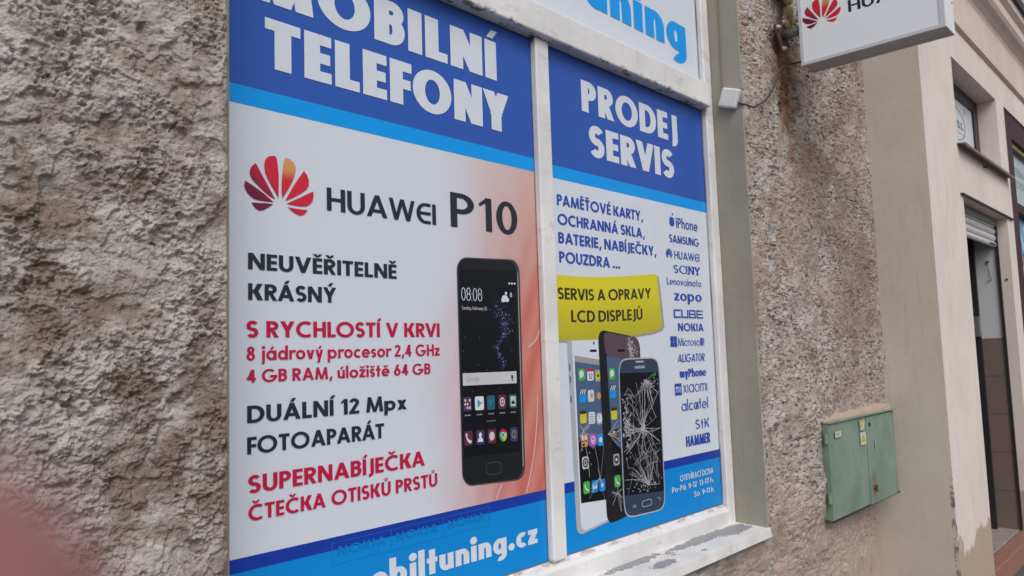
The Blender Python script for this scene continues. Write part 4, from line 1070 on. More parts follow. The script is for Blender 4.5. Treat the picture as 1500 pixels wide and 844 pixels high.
app(wp, 1.9915, 1.108, [INK['pink'], W_, INK['pink']], [(1, disc(0, 0, .011, .012, 14)), (2, disc(0, 0, .008, .009, 14)), (1, disc(-.002, -.003, .004, .003, 8)), (1, rect(.001, -.003, .003, .008))], WY)
app(wp, 2.031, 1.1045, [INK['cyan'], W_], [(1, disc(0, 0, .008, .009, 10))], WY)
app(wp, 1.948, 1.043, [INK['lightgrey'], K_, INK['grey']], [(1, disc(0, 0, .014, .015, 14)), (2, disc(0, 0, .010, .011, 14)), (1, disc(0, 0, .004, .004, 8))], WY)
app(wp, 1.949, .968, [INK['green'], W_], [(1, q) for _, q in call], WY)
app(wp, 1.991, .966, [INK['sky'], W_], [(1, rect(-.011, -.007, .011, .008)), (0, [(-.010, .007), (.010, .007), (0, -.001)])], WY)
app(wp, 2.030, .9645, [INK['sky'], W_], [(1, disc(0, 0, .007, .007, 8))], WY)
app(kp, 2.107, 1.3085, [INK['green'], W_], [(1, q) for _, q in bub], KY)
app(kp, 2.108, 1.249, [INK['cyan'], K_, W_], clap(), KY)
app(kp, 2.109, 1.180, [INK['yellow'], INK['brown']], [(1, rect(-IW, .010, IW, IH + .001))], KY)
app(kp, 2.110, 1.1135, [INK['brown'], INK['orange'], W_], [(1, rect(-.012, -.003, .012, 0)), (2, rect(-.010, .003, -.003, .012))], KY)
app(kp, 2.111, 1.034, [INK['grey'], K_, INK['lightgrey']], [(1, disc(0, 0, .012, .013, 14)), (2, disc(0, 0, .006, .006, 8))], KY)
app(kp, 2.111, .966, [INK['green'], W_], [(1, q) for _, q in call], KY)
rs = np.random.RandomState(11)
def crack_lines(mb, cx, cz, n, l0, l1, th, Y, box=None, spread=(0, 360)):
    for i in range(n):
        a = R(rs.uniform(*spread)); L = rs.uniform(l0, l1); pts = [(cx + rs.randn() * .003, cz + rs.randn() * .003)]
        steps = max(2, int(L / .03))
        for s_ in range(steps):
            a += rs.randn() * .12; p = pts[-1]; q = (p[0] + math.cos(a) * L / steps, p[1] + math.sin(a) * L / steps)
            if box and not (box[0] < q[0] < box[1] and box[2] < q[1] < box[3]): break
            pts.append(q)
        if len(pts) > 1:
            for q in stroke(pts, th * rs.uniform(.5, 1.3)): flat(mb, q, Y - .00003 * (i % 8))
def shards(mb, cx, cz, sx, sz, n, Y, box, size=.007):
    for i in range(n):
        x, z = cx + rs.randn() * sx, cz + rs.randn() * sz
        if not (box[0] < x < box[1] and box[2] < z < box[3]): continue
        a0 = rs.rand() * 6.28; flat(mb, [(x + math.cos(a0 + k * 2.1 + rs.rand()) * size * rs.uniform(.2, 1), z + math.sin(a0 + k * 2.1) * size * rs.uniform(.2, 1)) for k in range(3)], Y - .00003 * (i % 6))
cr = MB(); bx = (1.917, 2.045, .85, 1.17)
crack_lines(cr, 1.945, 1.14, 16, .04, .16, .0016, 1.49895, bx); crack_lines(cr, 2.02, .99, 14, .03, .12, .0015, 1.49895, bx); shards(cr, 1.945, 1.13, .02, .04, 25, 1.49895, bx, .005)
cr.build('crack', INK['crackwhite'], wp, recalc=False)
cr = MB(); bx = (2.205, 2.272, 1.34, 1.43)
crack_lines(cr, 2.215, 1.39, 22, .02, .08, .0018, 1.4987, bx); shards(cr, 2.225, 1.395, .016, .026, 45, 1.4987, bx, .007)
cr.build('crack', INK['crackwhite'], kp, recalc=False)
cr = MB(); bx2 = (2.06, 2.145, .85, 1.20); crack_lines(cr, 2.075, 1.12, 10, .04, .16, .0016, 1.4987, bx2); cr.build('crack', INK['crackwhite'], kp, recalc=False); cr = MB(); crack_lines(cr, 2.11, .93, 12, .03, .1, .0015, 1.4987, bx2)
cr.build('crack', INK['crackwhite'], kp, recalc=False)
# the foremost, slate-blue phone
sb = [(2.140, 1.357), (2.393, 1.358), (2.396, .829), (2.140, .842)]
def bow(k, g_=0.0):
    l, r_, t_, bt = 2.141 + g_, 2.392 - g_, 1.357 - g_, .836 + g_; out = []
    for a in range(0, 360, 6):
        c, s_ = math.cos(R(a)), math.sin(R(a)); e_ = .30; ev = .16
        x = (l + r_) / 2 + (r_ - l) / 2 * math.copysign(abs(c) ** e_, c); z = (t_ + bt) / 2 + (t_ - bt) / 2 * math.copysign(abs(s_) ** ev, s_)
        out.append((x + (z - 1.1) * .008, z - (x - 2.27) * .035 * (1 if z < 1.1 else -.04)))
    return out
m1 = MB(); flat(m1, bow(0), 1.4986); sp_ = m1.build('phone_picture', INK['silver'], p2, recalc=False)
m1 = MB(); flat(m1, bow(0, .0045), 1.49855); m1.build('phone_front', INK['navyphone'], sp_, recalc=False)
m1 = MB(); flat(m1, [(2.152, 1.309), (2.383, 1.304), (2.383, .896), (2.149, .914)], 1.4985); scr = m1.build('screen', INK['darker'], sp_, recalc=False)
m1 = MB(); flat(m1, rrect(2.245, 1.3405, 2.295, 1.3465, .003, .003, 3), 1.4985); m1.build('earpiece', INK['silver'], sp_, recalc=False)
lettering(sp_, INK['lightgrey'], dict(a=('SAMSUNG', 2.237, 2.302, 1.3205, .0095), w=.18, h=.15, Y=1.4984))
m1 = MB(); flat(m1, rrect(2.245, .8605, 2.305, .8825, .012, .010, 5), 1.4985, 0); flat(m1, rrect(2.2475, .8625, 2.3025, .8805, .011, .009, 5), 1.49845, 1); m1.build('home_button', [INK['silver'], INK['navyphone']], sp_, recalc=False)
m1 = MB(); flat(m1, rect(2.192, .8685, 2.210, .8705), 1.4985); flat(m1, rect(2.192, .8745, 2.210, .8765), 1.4985)
m1.build('icon', INK['silver'], sp_, recalc=False); m1 = MB()
for q in stroke(earc(2.348, .873, .009, .006, -60, 140, 8), .002): flat(m1, q, 1.4985)
m1.build('icon', INK['silver'], sp_, recalc=False)
m1 = MB()
for i in range(3): flat(m1, rect(2.338 + i * .011, 1.293, 2.344 + i * .011, 1.297 + i * .003), 1.49845)
m1.build('icon', INK['green'], sp_, recalc=False)
cr = MB(); bx = (2.153, 2.382, .905, 1.292)
crack_lines(cr, 2.272, 1.118, 40, .05, .19, .0015, 1.4983, bx)
for rr in (.03, .06):
    for a in range(0, 360, 20):
        if rs.rand() < .5: 
            for q in stroke([(2.272 + rr * math.cos(R(a)), 1.118 + rr * math.sin(R(a))), (2.272 + rr * .95 * math.cos(R(a + 20)), 1.118 + rr * .95 * math.sin(R(a + 20)))], .0012): flat(cr, q, 1.4981)
shards(cr, 2.272, 1.118, .010, .012, 40, 1.49805, bx, .008)
crack_lines(cr, 2.180, 1.14, 26, .02, .09, .0014, 1.4983, bx); shards(cr, 2.177, 1.13, .011, .055, 70, 1.49805, bx, .008)
crack_lines(cr, 2.30, 1.28, 22, .03, .14, .0014, 1.4983, bx, (200, 340)); shards(cr, 2.32, 1.275, .03, .012, 40, 1.49805, bx, .006)
crack_lines(cr, 2.29, .93, 26, .03, .15, .0013, 1.4983, bx, (0, 180)); shards(cr, 2.29, .925, .05, .012, 40, 1.49805, bx, .006)
for i in range(26): crack_lines(cr, rs.uniform(2.17, 2.37), rs.uniform(.92, 1.28), 2, .03, .09, .0012, 1.4983, bx)
cr.build('crack', INK['crackwhite'], sp_, recalc=False)

# ---------------- film in the upper light
p3 = thing('poster', (1.78, YG, 2.43), 'pale film across the upper light with large bright blue lowercase letters', 'poster')
band(p3, 'film', .774, 2.7965, 2.42, 3.222, INK['white'], 1.5000)
lettering(p3, INK['cyan'], dict(a=('mobiltuning', 2.190, 2.703, 2.537, .158), w=.285, h=.20, xh=.69, sp=.085, fit=(7, 11)))

# ------------------------------------------------------------------ junction box, wires
ang = R(20)
jb = MB(); jb.box(OX1 - .028, OX1 - .001, -.0385, .0385, -.0385, .0385)
c_, s_ = math.cos(ang), math.sin(ang)
jb.v = [(x, 1.396 + y * c_ - z * s_, 2.366 + y * s_ + z * c_) for x, y, z in jb.v]
tag(jb.build('junction_box', M['plastic'], None, bevel=.008, seg=4), 'small white square plastic box with rounded corners on the edge of the window recess', 'box')
def smooth_path(pts, n=6):
    P = [Vector(p) for p in pts]; out = []
    for i in range(len(P) - 1):
        p0, p1, p2, p3 = P[max(i - 1, 0)], P[i], P[i + 1], P[min(i + 2, len(P) - 1)]
        for k in range(n):
            t = k / n
            out.append(.5 * ((2 * p1) + (p2 - p0) * t + (2 * p0 - 5 * p1 + 4 * p2 - p3) * t * t + (3 * p1 - p0 - 3 * p2 + p3) * t ** 3))
    return out + [P[-1]]
mb = MB(); mb.tube(smooth_path([(2.842, 1.372, 2.345), (2.862, 1.338, 2.330), (2.905, 1.33, 2.327), (2.9455, 1.335, 2.343), (3.0256, 1.332, 2.384), (3.0971, 1.336, 2.435), (3.1608, 1.333, 2.509), (3.2014, 1.337, 2.555), (3.2473, 1.330, 2.585), (3.29, 1.318, 2.602), (3.30, 1.27, 2.60), (3.27, 1.225, 2.575), (3.27, 1.20, 2.55)]), .0042, 8)
tag(mb.build('cable', M['cable'], None, smooth=True), 'thin black cable hanging from the white plastic box up to the lightbox sign', 'cable')
mb = MB(); mb.tube(smooth_path([(OX1 - .004, 1.43, 2.39), (OX1 - .004, 1.430, 2.5), (OX1 - .005, 1.427, 2.62), (OX1 - .004, 1.426, 2.78), (OX1 - .005, 1.424, 3.0), (OX1 - .004, 1.425, 3.25)]), .0022, 6)
tag(mb.build('wire', M['tanwire'], None, smooth=True), 'thin tan wire running straight up the window recess above the white box', 'wire')

# ------------------------------------------------------------------ projecting lightbox sign
SX0, SX1, SY0, SY1, SZ0, SZ1 = 3.190, 3.315, .695, 1.239, 2.544, 3.062
sg = thing('projecting_sign', (3.252, 1.35, 2.70), 'white lightbox sign jutting from the rough wall on a grey pipe, red flower emblem', 'sign')
mb = MB(); mb.box(SX0 + .006, SX1 - .006, SY0 + .002, SY1 - .002, SZ0 + .003, SZ1 - .003); mb.build('housing', vary('sign_housing_grey', (.42, .41, .41), .5, .05), sg)
mb = MB(); mb.box(SX0 + .003, SX0 + .0059, SY0 + .018, SY1 - .013, SZ0 + .013, SZ1 - .013); mb.build('face_panel', M['signface'], sg)
fr = MB()
for xa, xb in ((SX0, SX0 + .014), (SX1 - .014, SX1)):
    fr.box(xa, xb, SY1 - .0128, SY1, SZ0, SZ1); fr.box(xa, xb, SY0 + .001, SY0 + .0178, SZ0, SZ1)
    fr.box(xa, xb, SY0 + .0179, SY1 - .0129, SZ0, SZ0 + .0128); fr.box(xa, xb, SY0 + .0179, SY1 - .0129, SZ1 - .0128, SZ1)
fr.build('face_frame', M['alu'], sg)
mb = MB(); mb.box(SX0 + .0012, SX1 - .0012, SY0 - .003, SY0 + .0009, SZ0 - .001, SZ1); mb.build('end_plate', M['signend'], sg)
for z in (2.665, 2.77, 2.92):
    for x in (SX0 + .02, SX1 - .02):
        mb = MB(); mb.tube([(x, SY0 - .0031, z), (x, SY0 - .006, z)], .0035, 8); mb.build('screw', M['steel'], sg)
emblem(sg, petal_print('sign_petals', 1.145, 2.749, -.1585, 'y'), 1.145, 2.749, .1585, 'y', SX0 + .0026, sx=-1.0)
lettering(sg, INK['black'], dict(a=('HUAWɛI', 1.037, .724, 2.710, .0498), w=.165, h=.145, sp=.07, plane='yz', Y=SX0 + .0026))
mb = MB(); mb.tube([(3.252, 1.235, 2.722), (3.252, 1.342, 2.722)], .021, 20); mb.build('mounting_pipe', M['steel'], sg, smooth=True)
mb = MB(); mb.box(-.055, .055, 1.334, 1.342, -.065, .065); c_, s_ = math.cos(R(32)), math.sin(R(32)); mb.v = [(3.252 + x * c_ - z * s_, y, 2.722 + x * s_ + z * c_) for x, y, z in mb.v]; mb.build('wall_plate', M['rust'], sg, bevel=.002)
for x, z in [(3.252 + x * c_ - z * s_, 2.722 + x * s_ + z * c_) for x, z in ((-.038, .048), (.038, .048), (-.038, -.048), (.038, -.048))]:
    mb = MB(); mb.tube([(x, 1.337, z), (x, 1.326, z)], .010, 6); mb.tube([(x, 1.326, z), (x, 1.318, z)], .0055, 8); mb.build('bolt', M['alu'], sg)
# the upper fixing, above the picture
mb = MB(); mb.tube([(3.252, 1.235, 2.97), (3.252, 1.342, 2.97)], .021, 20); mb.build('mounting_pipe', M['steel'], sg, smooth=True)
mb = MB(); mb.box(3.197, 3.307, 1.334, 1.342, 2.905, 3.035); mb.build('wall_plate', M['rust'], sg, bevel=.002)

# ------------------------------------------------------------------ green electrical cabinet
CYF = 1.31
cb_ = thing('electrical_cabinet', (3.85, CYF, .65), 'dented green two-door metal cabinet set into the rough wall below the beige pilaster', 'cabinet')
mb = MB(); mb.box(3.394, 4.287, CYF + .006, 1.50, .640, 1.043); mb.build('cabinet_body', M['green'], cb_, bevel=.006)
def door_sheet(name, x0, x1, z0, z1, warp, rnd=0.0):
    q = MB(); nx, nz = 18, 10
    def P(i, j):
        u, v = i / nx, j / nz
        y = CYF + warp * math.sin(u * 3.1) * math.sin(v * 2.7 + .3) + (.03 * max(0, (u - .86) / .14) ** 2 if rnd else 0)
        return (x0 + (x1 - x0) * u, y, z0 + (z1 - z0) * v)
    for i in range(nx):
        for j in range(nz): q.poly([P(i, j), P(i + 1, j), P(i + 1, j + 1), P(i, j + 1)])
    for i in range(nx):
        for j, s_ in ((0, 0), (nz, 1)):
            a, b_ = P(i, j), P(i + 1, j); q.poly([a, b_, (b_[0], CYF + .02 + (b_[1] - CYF), b_[2]), (a[0], CYF + .02 + (a[1] - CYF), a[2])])
    for j in range(nz):
        for i in (0, nx):
            a, b_ = P(i, j), P(i, j + 1); q.poly([a, b_, (b_[0], CYF + .02 + (b_[1] - CYF), b_[2]), (a[0], CYF + .02 + (a[1] - CYF), a[2])])
    o = q.build(name, M['green'], cb_)
    bm = bmesh.new(); bm.from_mesh(o.data); bmesh.ops.remove_doubles(bm, verts=bm.verts, dist=1e-5); bmesh.ops.recalc_face_normals(bm, faces=bm.faces); bm.to_mesh(o.data); bm.free()
    return o
dl = door_sheet('door', 3.392, 3.8505, .643, 1.046, -.004)
dr = door_sheet('door', 3.8600, 4.288, .636, 1.040, .003, 1)
mb = MB(); mb.box(3.8507, 3.8598, CYF + .004, CYF + .0058, .645, 1.04); mb.build('door_gap', M['flash'], cb_)
mb = MB(); mb.box(3.388, 4.289, CYF - .010, CYF + .03, 1.0465, 1.0515); mb.build('cabinet_lid', M['green'], cb_, bevel=.0015)
mb = MB(); mb.box(3.392, 4.289, CYF + .002, CYF + .0055, .632, .6395); mb.build('cabinet_lip', M['flash'], cb_)
for z in (.985, .735):
    mb = MB(); mb.tube([(3.386, CYF + .008, z - .022), (3.386, CYF + .008, z + .022)], .009, 10); mb.build('hinge', M['green'], cb_, smooth=False)
def sticker(name, x0, x1, z0, z1, mats, extra=()):
    q = MB(); q.box(x0, x1, CYF - .0065, CYF - .0055, z0, z1, 0)
    for mi_, pts in extra: q.poly([(x, CYF - .0068 - .0002 * mi_, z) for x, z in pts], mi_)
    return q.build(name, mats, dl, recalc=False)
st_w = vary('sticker_white', (.55, .57, .52), .5, .1, 60); st_y = vary('sticker_yellow', (.52, .47, .07), .5, .15, 40); st_g = vary('sticker_grey', (.30, .32, .29), .6, .25, 60)
sticker('number_plate', 3.452, 3.530, .980, 1.010, [st_g, st_w, M['flash']], [(1, rect(3.457, .984, 3.525, 1.006)), (2, rect(3.470, .990, 3.474, 1.001)), (2, rect(3.486, .990, 3.490, 1.001)), (2, rect(3.502, .990, 3.506, 1.001))])
sticker('warning_sticker', 3.756, 3.829, .985, 1.032, [st_g, st_y, st_w], [(1, rect(3.758, 1.012, 3.827, 1.030)), (2, [(3.762, .989), (3.80, .989), (3.820, 1.018), (3.81, 1.024), (3.775, 1.002)])])
sticker('warning_sticker', 3.758, 3.832, .920, .977, [st_w, st_y, M['flash']], [(1, [(3.766, .932), (3.824, .932), (3.795, .974)]), (2, [(3.792, .938), (3.797, .950), (3.793, .950), (3.799, .966), (3.795, .953), (3.799, .953)])])
mb = MB(); mb.tube([(3.918, CYF + .012, .708), (3.918, CYF - .008, .708)], .011, 12); mb.box(3.912, 3.924, CYF - .014, CYF - .008, .690, .722); mb.build('lock', M['rust'], dr)
mb = MB(); mb.tube([(3.903, CYF + .01, 1.003), (3.903, CYF - .004, 1.003)], .010, 10); mb.build('key_hole', M['flash'], dr)
mb = MB(); mb.box(3.955, 3.972, CYF - .0028, CYF - .0015, .885, .925); mb.build('paper_scrap', st_g, dr)

# ------------------------------------------------------------------ neighbouring building
XC = 4.356
nb = thing('neighbour_building', (6.5, YC, 0), 'cream rendered facade next door with moulded cornice, small window, shuttered doorway and shop window', 'building')
WX0, WX1, WZ0, WZ1 = 5.037, 6.195, 2.525, 3.039
DX0, DX1, DZ1 = 5.053, 6.235, 2.212
FX0, FX1, FZ0, FZ1 = 6.452, 9.2, .55, 3.048
def holed(mbx, Y, x0, x1, z0, z1, holes):
    xs = sorted({x0, x1, *[h[0] for h in holes], *[h[1] for h in holes]}); zs = sorted({z0, z1, *[h[2] for h in holes], *[h[3] for h in holes]})
    for a, b_ in zip(xs, xs[1:]):
        for c, d_ in zip(zs, zs[1:]):
            if not any(h[0] <= a and b_ <= h[1] and h[2] <= c and d_ <= h[3] for h in holes): mbx.poly([(a, Y, c), (b_, Y, c), (b_, Y, d_), (a, Y, d_)])
mb = MB()
holed(mb, YC, XC, 16, -.05, 3.245, [(WX0, WX1, WZ0, WZ1), (DX0, DX1, -.05, DZ1), (FX0, FX1, FZ0, FZ1)])
def jambs(mbx, x0, x1, z0, z1, y1, bottom=True):
    mbx.poly([(x0, YC, z0), (x0, y1, z0), (x0, y1, z1), (x0, YC, z1)]); mbx.poly([(x1, YC, z0), (x1, y1, z0), (x1, y1, z1), (x1, YC, z1)])
    mbx.poly([(x0, YC, z1), (x1, YC, z1), (x1, y1, z1), (x0, y1, z1)])
    if bottom: mbx.poly([(x0, YC, z0), (x1, YC, z0), (x1, y1, z0), (x0, y1, z0)])
jambs(mb, WX0, WX1, WZ0, WZ1, 1.30); jambs(mb, FX0, FX1, FZ0, FZ1, 1.3)
mb.poly([(DX0, YC, -.05), (DX0, 1.9, -.05), (DX0, 1.9, DZ1), (DX0, YC, DZ1)]); mb.poly([(DX0, YC, DZ1), (DX1, YC, DZ1), (DX1, 1.9, DZ1), (DX0, 1.9, DZ1)])
mb.poly([(DX1, YC, -.05), (DX1, 1.158, -.05), (DX1, 1.158, DZ1), (DX1, YC, DZ1)])
o = mb.build('wall', M['cream'], nb, (XC, YC, 0), recalc=False)
bm = bmesh.new(); bm.from_mesh(o.data); bmesh.ops.remove_doubles(bm, verts=bm.verts, dist=1e-4); bm.to_mesh(o.data); bm.free()
rp = MB()                        # beige return of the pilaster, its arris slightly uneven
N = 60; random.seed(2)
jit = [random.uniform(-.004, .004) for _ in range(N + 1)]
for i in range(N):
    a, b_ = -.05 + 6.65 * i / N, -.05 + 6.65 * (i + 1) / N
    rp.poly([(XC - .001 - .004 * max(0, 1 - a / 1.0), YC - .0005, a), (XC - .001 + jit[i] * .3, 1.62, a), (XC - .001 + jit[i + 1] * .3, 1.62, b_), (XC - .001 - .004 * max(0, 1 - b_ / 1.0), YC - .0005, b_)])
rp.build('pilaster_return', M['pilaster'], nb, recalc=False)
prof = [(YC + .002, 3.247), (1.064, 3.262), (1.060, 3.50), (1.052, 3.525), (1.030, 3.550), (1.000, 3.575), (.985, 3.600), (.983, 3.660), (.955, 3.690), (.950, 3.735), (YC + .002, 3.745)]
mb = MB(); mb.prism(prof, 'x', XC - .012, 16); mb.build('cornice', M['fascia'], nb)
mb = MB(); mb.prism([(.947, 3.7365), (.930, 3.740), (.926, 3.80), (.934, 3.81), (YC, 3.86), (YC, 3.7465), (.95, 3.7365)], 'x', XC - .02, 16); mb.build('cornice_flashing', M['flash'], nb)
mb = MB(); mb.poly([(XC, YC + .004, 3.74), (16, YC + .004, 3.74), (16, YC + .004, 6.6), (XC, YC + .004, 6.6)]); mb.build('upper_wall', M['fascia'], nb, recalc=False)
mb = MB(); mb.box(7.15, 7.45, YC - .03, YC + .003, 3.862, 6.6); mb.build('pilaster_strip', M['cream'], nb)
mb = MB(); mb.box(4.35, 16, 1.95, 4, -.05, 6.6); mb.build('core_wall', M['darkframe'], nb)
# small upper window
def sub(name, loc, parent):
    e = bpy.data.objects.new(name, None); place(e, parent, loc); return e
wd = sub('window', (5.6, 1.2, WZ0), nb)
mb = MB()
for x0, x1, z0, z1 in ((WX0 + .001, WX0 + .09, WZ0 + .001, WZ1 - .001), (6.07, WX1 - .001, WZ0 + .001, WZ1 - .001), (WX0 + .0905, 6.0695, 2.955, WZ1 - .001), (WX0 + .0905, 6.0695, WZ0 + .001, WZ0 + .03)):
    mb.box(x0, x1, 1.200, 1.25, z0, z1)
mb.build('frame', M['darkframe'], wd)
bd = MB(); bd.box(WX0 + .091, 6.069, 1.212, 1.22, WZ0 + .031, 2.954); bd_ = bd.build('white_board', M['board'], wd)
wr = MB()
for q in arc(5.58, 2.79, .275, .115, 0, 360, .012, .006, 40): wr.poly([(x, 1.211, z) for x, z in q], 0)
write(wr, 'P a.s.', 5.57, 5.80, 2.765, .075, w=.17, h=.11, Y=1.2112, mi=1, wordsp=.2)
for i in range(4): wr.poly([(5.60 + i * .06, 1.2112, 2.728), (5.64 + i * .06, 1.2112, 2.728), (5.64 + i * .06, 1.2112, 2.740), (5.60 + i * .06, 1.2112, 2.740)], 2)
wr.poly([(x, 1.2112, z) for x, z in rrect(5.845, 2.885, 5.885, 2.93, .01, .012)], 2)
wr.build('board_print', [vary('print_ring_red', (.30, .12, .13), .5), vary('print_ink', (.08, .09, .11), .5), vary('print_pale_ink', (.36, .39, .44), .5)], wd, recalc=False)
mb = MB(); mb.prism([(1.20, 2.530), (1.040, 2.512), (1.036, 2.492), (1.040, 2.492), (1.046, 2.506), (1.20, 2.524)], 'x', 5.01, 6.37); mb.build('sill', M['browntrim'], wd)
mb = MB(); mb.tube([(5.64, YC, 2.478), (5.64, YC - .025, 2.470)], .008, 8); mb.build('pipe_stub', M['rust'], nb)
# doorway with roller shutter
de = sub('doorway', (5.64, 1.15, .12), nb)
mb = MB(); mb.box(4.99, 6.40, YC - .016, YC - .001, DZ1 + .002, DZ1 + .010); mb.build('lintel_flashing', M['flash'], de)
mb = MB(); mb.box(DX0 + .002, DX1 - .002, 1.150, 1.30, 2.165, DZ1 - .002); mb.build('shutter_box', vary('shutter_box_grey', (.22, .21, .21), .6), de)
mb = MB(); z = 2.020
for i in range(5):
    hgt = .046 if i else .040; y0 = 1.162
    pr_ = [(y0 + .012, z)]
    for k in range(9):
        t_ = k / 8; pr_.append((y0 + .006 - .010 * math.sin(math.pi * t_) ** .7, z + .001 + t_ * (hgt - .004)))
    pr_ += [(y0 + .012, z + hgt - .002)]
    mb.prism(pr_, 'x', DX0 + .004, DX1 - .022); z += hgt
mb.build('roller_shutter', M['shutter'], de, recalc=True)
mb = MB(); mb.box(6.02, 6.17, 1.148, 1.160, 2.030, 2.041); mb.build('shutter_grip', M['steel'], de, bevel=.002)
for nm, xa, xb in (('guide_rail', DX1 - .020, DX1 - .001), ('guide_rail', DX0 + .001, DX0 + .020)):
    mb = MB(); mb.box(xa, xb, 1.150, 1.166, .122, 2.164); mb.build(nm, M['darkframe'], de)
mb = MB(); mb.box(DX1 - .006, DX1 + .10, 1.1665, 1.90, 1.398, 2.20); sw = mb.build('entrance_wall', M['whitewall'], de)
tl = MB(); tl.box(DX1 - .004, DX1 + .10, 1.1665, 1.90, .10, 1.3975, 0)
z = 1.395
while z > .12:
    z2_ = max(.122, z - .2535); y = 1.168
    while y < 1.86: tl.box(DX1 - .012, DX1 - .0042, y, min(y + .40, 1.88), z2_, z, 1); y += .4025
    z = z2_ - .0030
tl.build('wall_tiles', [M['grout'], M['tile']], de)
mb = MB(); mb.box(DX1 - .0145, DX1 - .0005, 1.1662, 1.1678, .122, 1.40); mb.build('tile_edge_strip', M['alu'], de)
lf = MB(); lf.box(DX0 + .01, 6.10, 1.52, 1.56, .122, 2.2); lf.build('door_leaf', M['darkframe'], de)
mb = MB(); mb.box(DX1 - .060, DX1 - .0125, 1.300, 1.345, .122, 2.2); mb.build('door_frame', M['maroonwood'], de)
mb = MB(); mb.box(DX1 - .088, DX1 - .0605, 1.285, 1.36, .122, 2.2); mb.build('door_edge', M['darkframe'], de)
mb = MB(); mb.box(DX1 - .110, DX1 - .0885, 1.280, 1.36, 1.41, 1.55); mb.build('lock_plate', M['steel'], de, bevel=.003)
hk = MB(); hy = 1.223
hk.tube(smooth_path([(DX1 - .010, hy, 1.925), (DX1 - .022, hy, 1.90), (DX1 - .016, hy - .004, 1.86), (DX1 - .016, hy - .010, 1.82), (DX1 - .016, hy - .016, 1.80), (DX1 - .016, hy + .004, 1.792), (DX1 - .016, hy + .018, 1.792)]), .0022, 6)
hk.tube([(DX1 - .0065, hy + .001, 1.925), (DX1 - .014, hy + .001, 1.925)], .010, 10)
hk.build('wire_hook', M['rust'], de)
mb = MB(); mb.tube([(DX1 - .0005, 1.118, 1.795), (DX1 - .006, 1.118, 1.795)], .008, 8); mb.build('rusty_plug', M['rust'], de)
mb = MB(); mb.box(DX0 + .002, DX1 - .001, YC + .085, 1.95, -.02, .120); mb.build('threshold_slab', M['stone'], de, bevel=.004)
mb = MB()
for i in range(9):
    a = DX0 + .003 + i * .1312; mb.box(a, a + .129, YC - .006, YC + .0835, -.02, .117 + .003 * math.sin(i * 2.2))
mb.build('brick_edging', M['brickedge'], de, bevel=.006)
# shop window further right
sw_ = sub('shop_window', (7.8, 1.12, FZ0), nb)
mb = MB()
for x0, x1, z0, z1 in ((FX0 + .001, 6.72, FZ0 + .001, FZ1 - .001), (FX1 - .12, FX1 - .001, FZ0 + .001, FZ1 - .001), (6.7205, FX1 - .1205, 2.8625, FZ1 - .001), (6.7205, FX1 - .1205, 2.315, 2.385), (6.7205, FX1 - .1205, FZ0 + .001, .64)):
    mb.box(x0, x1, 1.095, 1.16, z0, z1)
mb.build('frame', M['maroonwood'], sw_, bevel=.004)
mb = MB(); mb.box(6.721, FX1 - .121, 1.118, 1.135, 2.828, 2.862); mb.build('blind_rail', vary('ochre_wood', (.36, .24, .14), .6), sw_)
mb = MB(); mb.box(6.721, FX1 - .121, 1.150, 1.156, .641, 2.314); mb.build('pane', vary('glass_over_white_film', (.50, .55, .56), .12, .06, 1.5), sw_)
mb = MB(); mb.box(6.721, FX1 - .121, 1.150, 1.156, 2.386, 2.827); mb.build('pane', vary('glass_over_pale_film', (.38, .43, .44), .12, .10, 1.5), sw_)
pk = vary('print_slate', (.20, .25, .30), .4); pb = vary('print_sky_blue', (.10, .36, .62), .4); pg = vary('print_mid_grey', (.24, .27, .29), .4)
def pt_(mat, *ls): return lettering(sw_, mat, *[dict(l, Y=1.1492) for l in ls], name='lettering')
pt_(pk, dict(a=('TEBA', 6.99, 7.42, 2.655, .060), w=.14)); pt_(pk, dict(a=('POSTOV', 6.99, 7.68, 2.555, .060), w=.14))
mb = MB()
for q in arc(7.36, 2.25, .30, .16, 120, 250, .12, .07) + arc(7.25, 2.10, .26, .10, 150, 300, .10, .05): mb.poly([(x, 1.1492, z) for x, z in q])
mb.build('emblem', pb, sw_, recalc=False)
pt_(pg, dict(a=('CS', 7.06, 7.50, 1.90, .16), w=.16)); pt_(pg, dict(a=('os', 7.12, 7.40, 1.66, .16), w=.13))

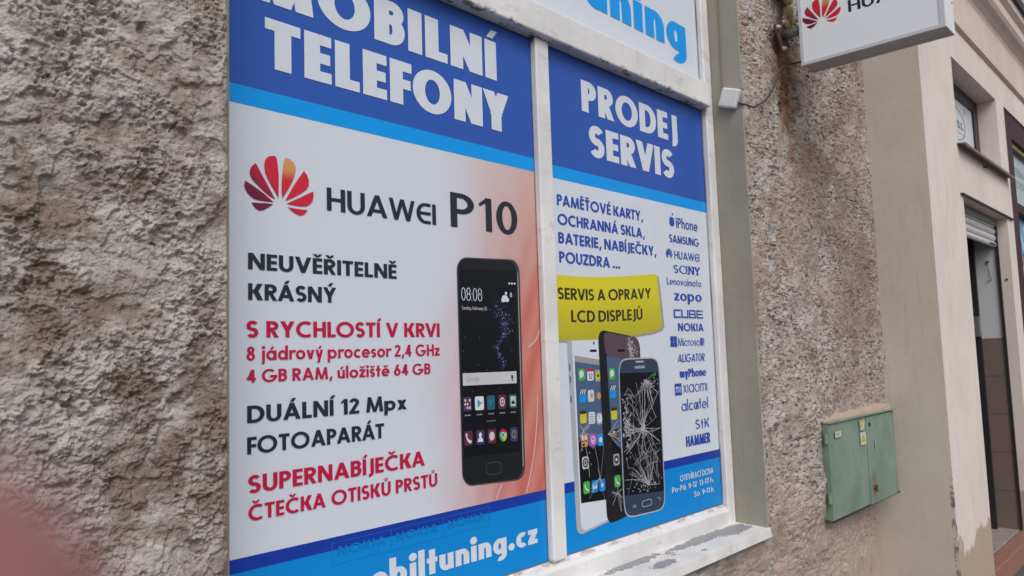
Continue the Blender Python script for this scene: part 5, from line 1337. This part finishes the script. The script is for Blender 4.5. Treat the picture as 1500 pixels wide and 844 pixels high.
# ------------------------------------------------------------------ the photographer's fingertip, close to the lens
CM = cam.matrix_world.copy()
def cw(p): return CM @ Vector((p[0] * .001, p[1] * .001, -p[2] * .001))
chains = {
 'forearm': [((-62, -230, -170), 27), ((-68, -180, -130), 24), ((-74, -135, -92), 20), ((-80, -105, -66), 22)],
}
skin_nodes = [((-80, -105, -66), 23), ((-74, -135, -92), 21), ((-70, -175, -124), 24), ((-64, -225, -164), 28)]   # palm, wrist, forearm
verts = [p for p, _ in skin_nodes]; rad = [r for _, r in skin_nodes]; edges = [(0, 1), (1, 2), (2, 3)]
def finger(root, pts):
    a = root
    for p, r_ in pts: verts.append(p); rad.append(r_); edges.append((a, len(verts) - 1)); a = len(verts) - 1
finger(0, [((-88, -66, -26), 11), ((-63, -39, 4), 9), ((-37, -22, 18), 8.2), ((-18, -11.5, 19.2), 8.8), ((-10.6, -8.4, 19.4), 7.2)])      # index, its tip beside the lens
finger(0, [((-96, -86, -30), 11), ((-78, -62, 6), 9.2), ((-56, -56, 24), 8.4), ((-38, -58, 26), 7.2)])
finger(0, [((-100, -104, -36), 10.5), ((-86, -86, 0), 9), ((-64, -82, 18), 8.2), ((-48, -84, 18), 7)])
finger(0, [((-100, -122, -46), 9.5), ((-92, -108, -16), 8), ((-74, -104, 0), 7.2), ((-62, -104, 2), 6.2)])
finger(0, [((-56, -92, -78), 13), ((-34, -74, -76), 10.5), ((-14, -56, -68), 9.4), ((4, -44, -58), 8)])
me = bpy.data.meshes.new('hand')
me.from_pydata([tuple(cw(p)) for p in verts], edges, [])
hn = bpy.data.objects.new('hand', me); COL.objects.link(hn); WORLD['hand'] = (0, 0, 0)
sk = hn.modifiers.new('skin', 'SKIN'); sk.use_smooth_shade = True
for v, r_ in zip(me.skin_vertices[0].data, rad): v.radius = (r_ * .001, r_ * .001)
me.skin_vertices[0].data[0].use_root = True
sbd = hn.modifiers.new('sub', 'SUBSURF'); sbd.levels = 2; sbd.render_levels = 2
ts = NT('skin'); cs = ts.mix(ts.noise(180, 4), (.31, .125, .130), (.38, .16, .165)); ts.bump(ts.noise(900, 3), .2, .0004)
me.materials.append(ts.set(cs, .5, .35))
tag(hn, 'photographer\'s pink fingertip, far out of focus before the rough wall at lower left', 'hand')
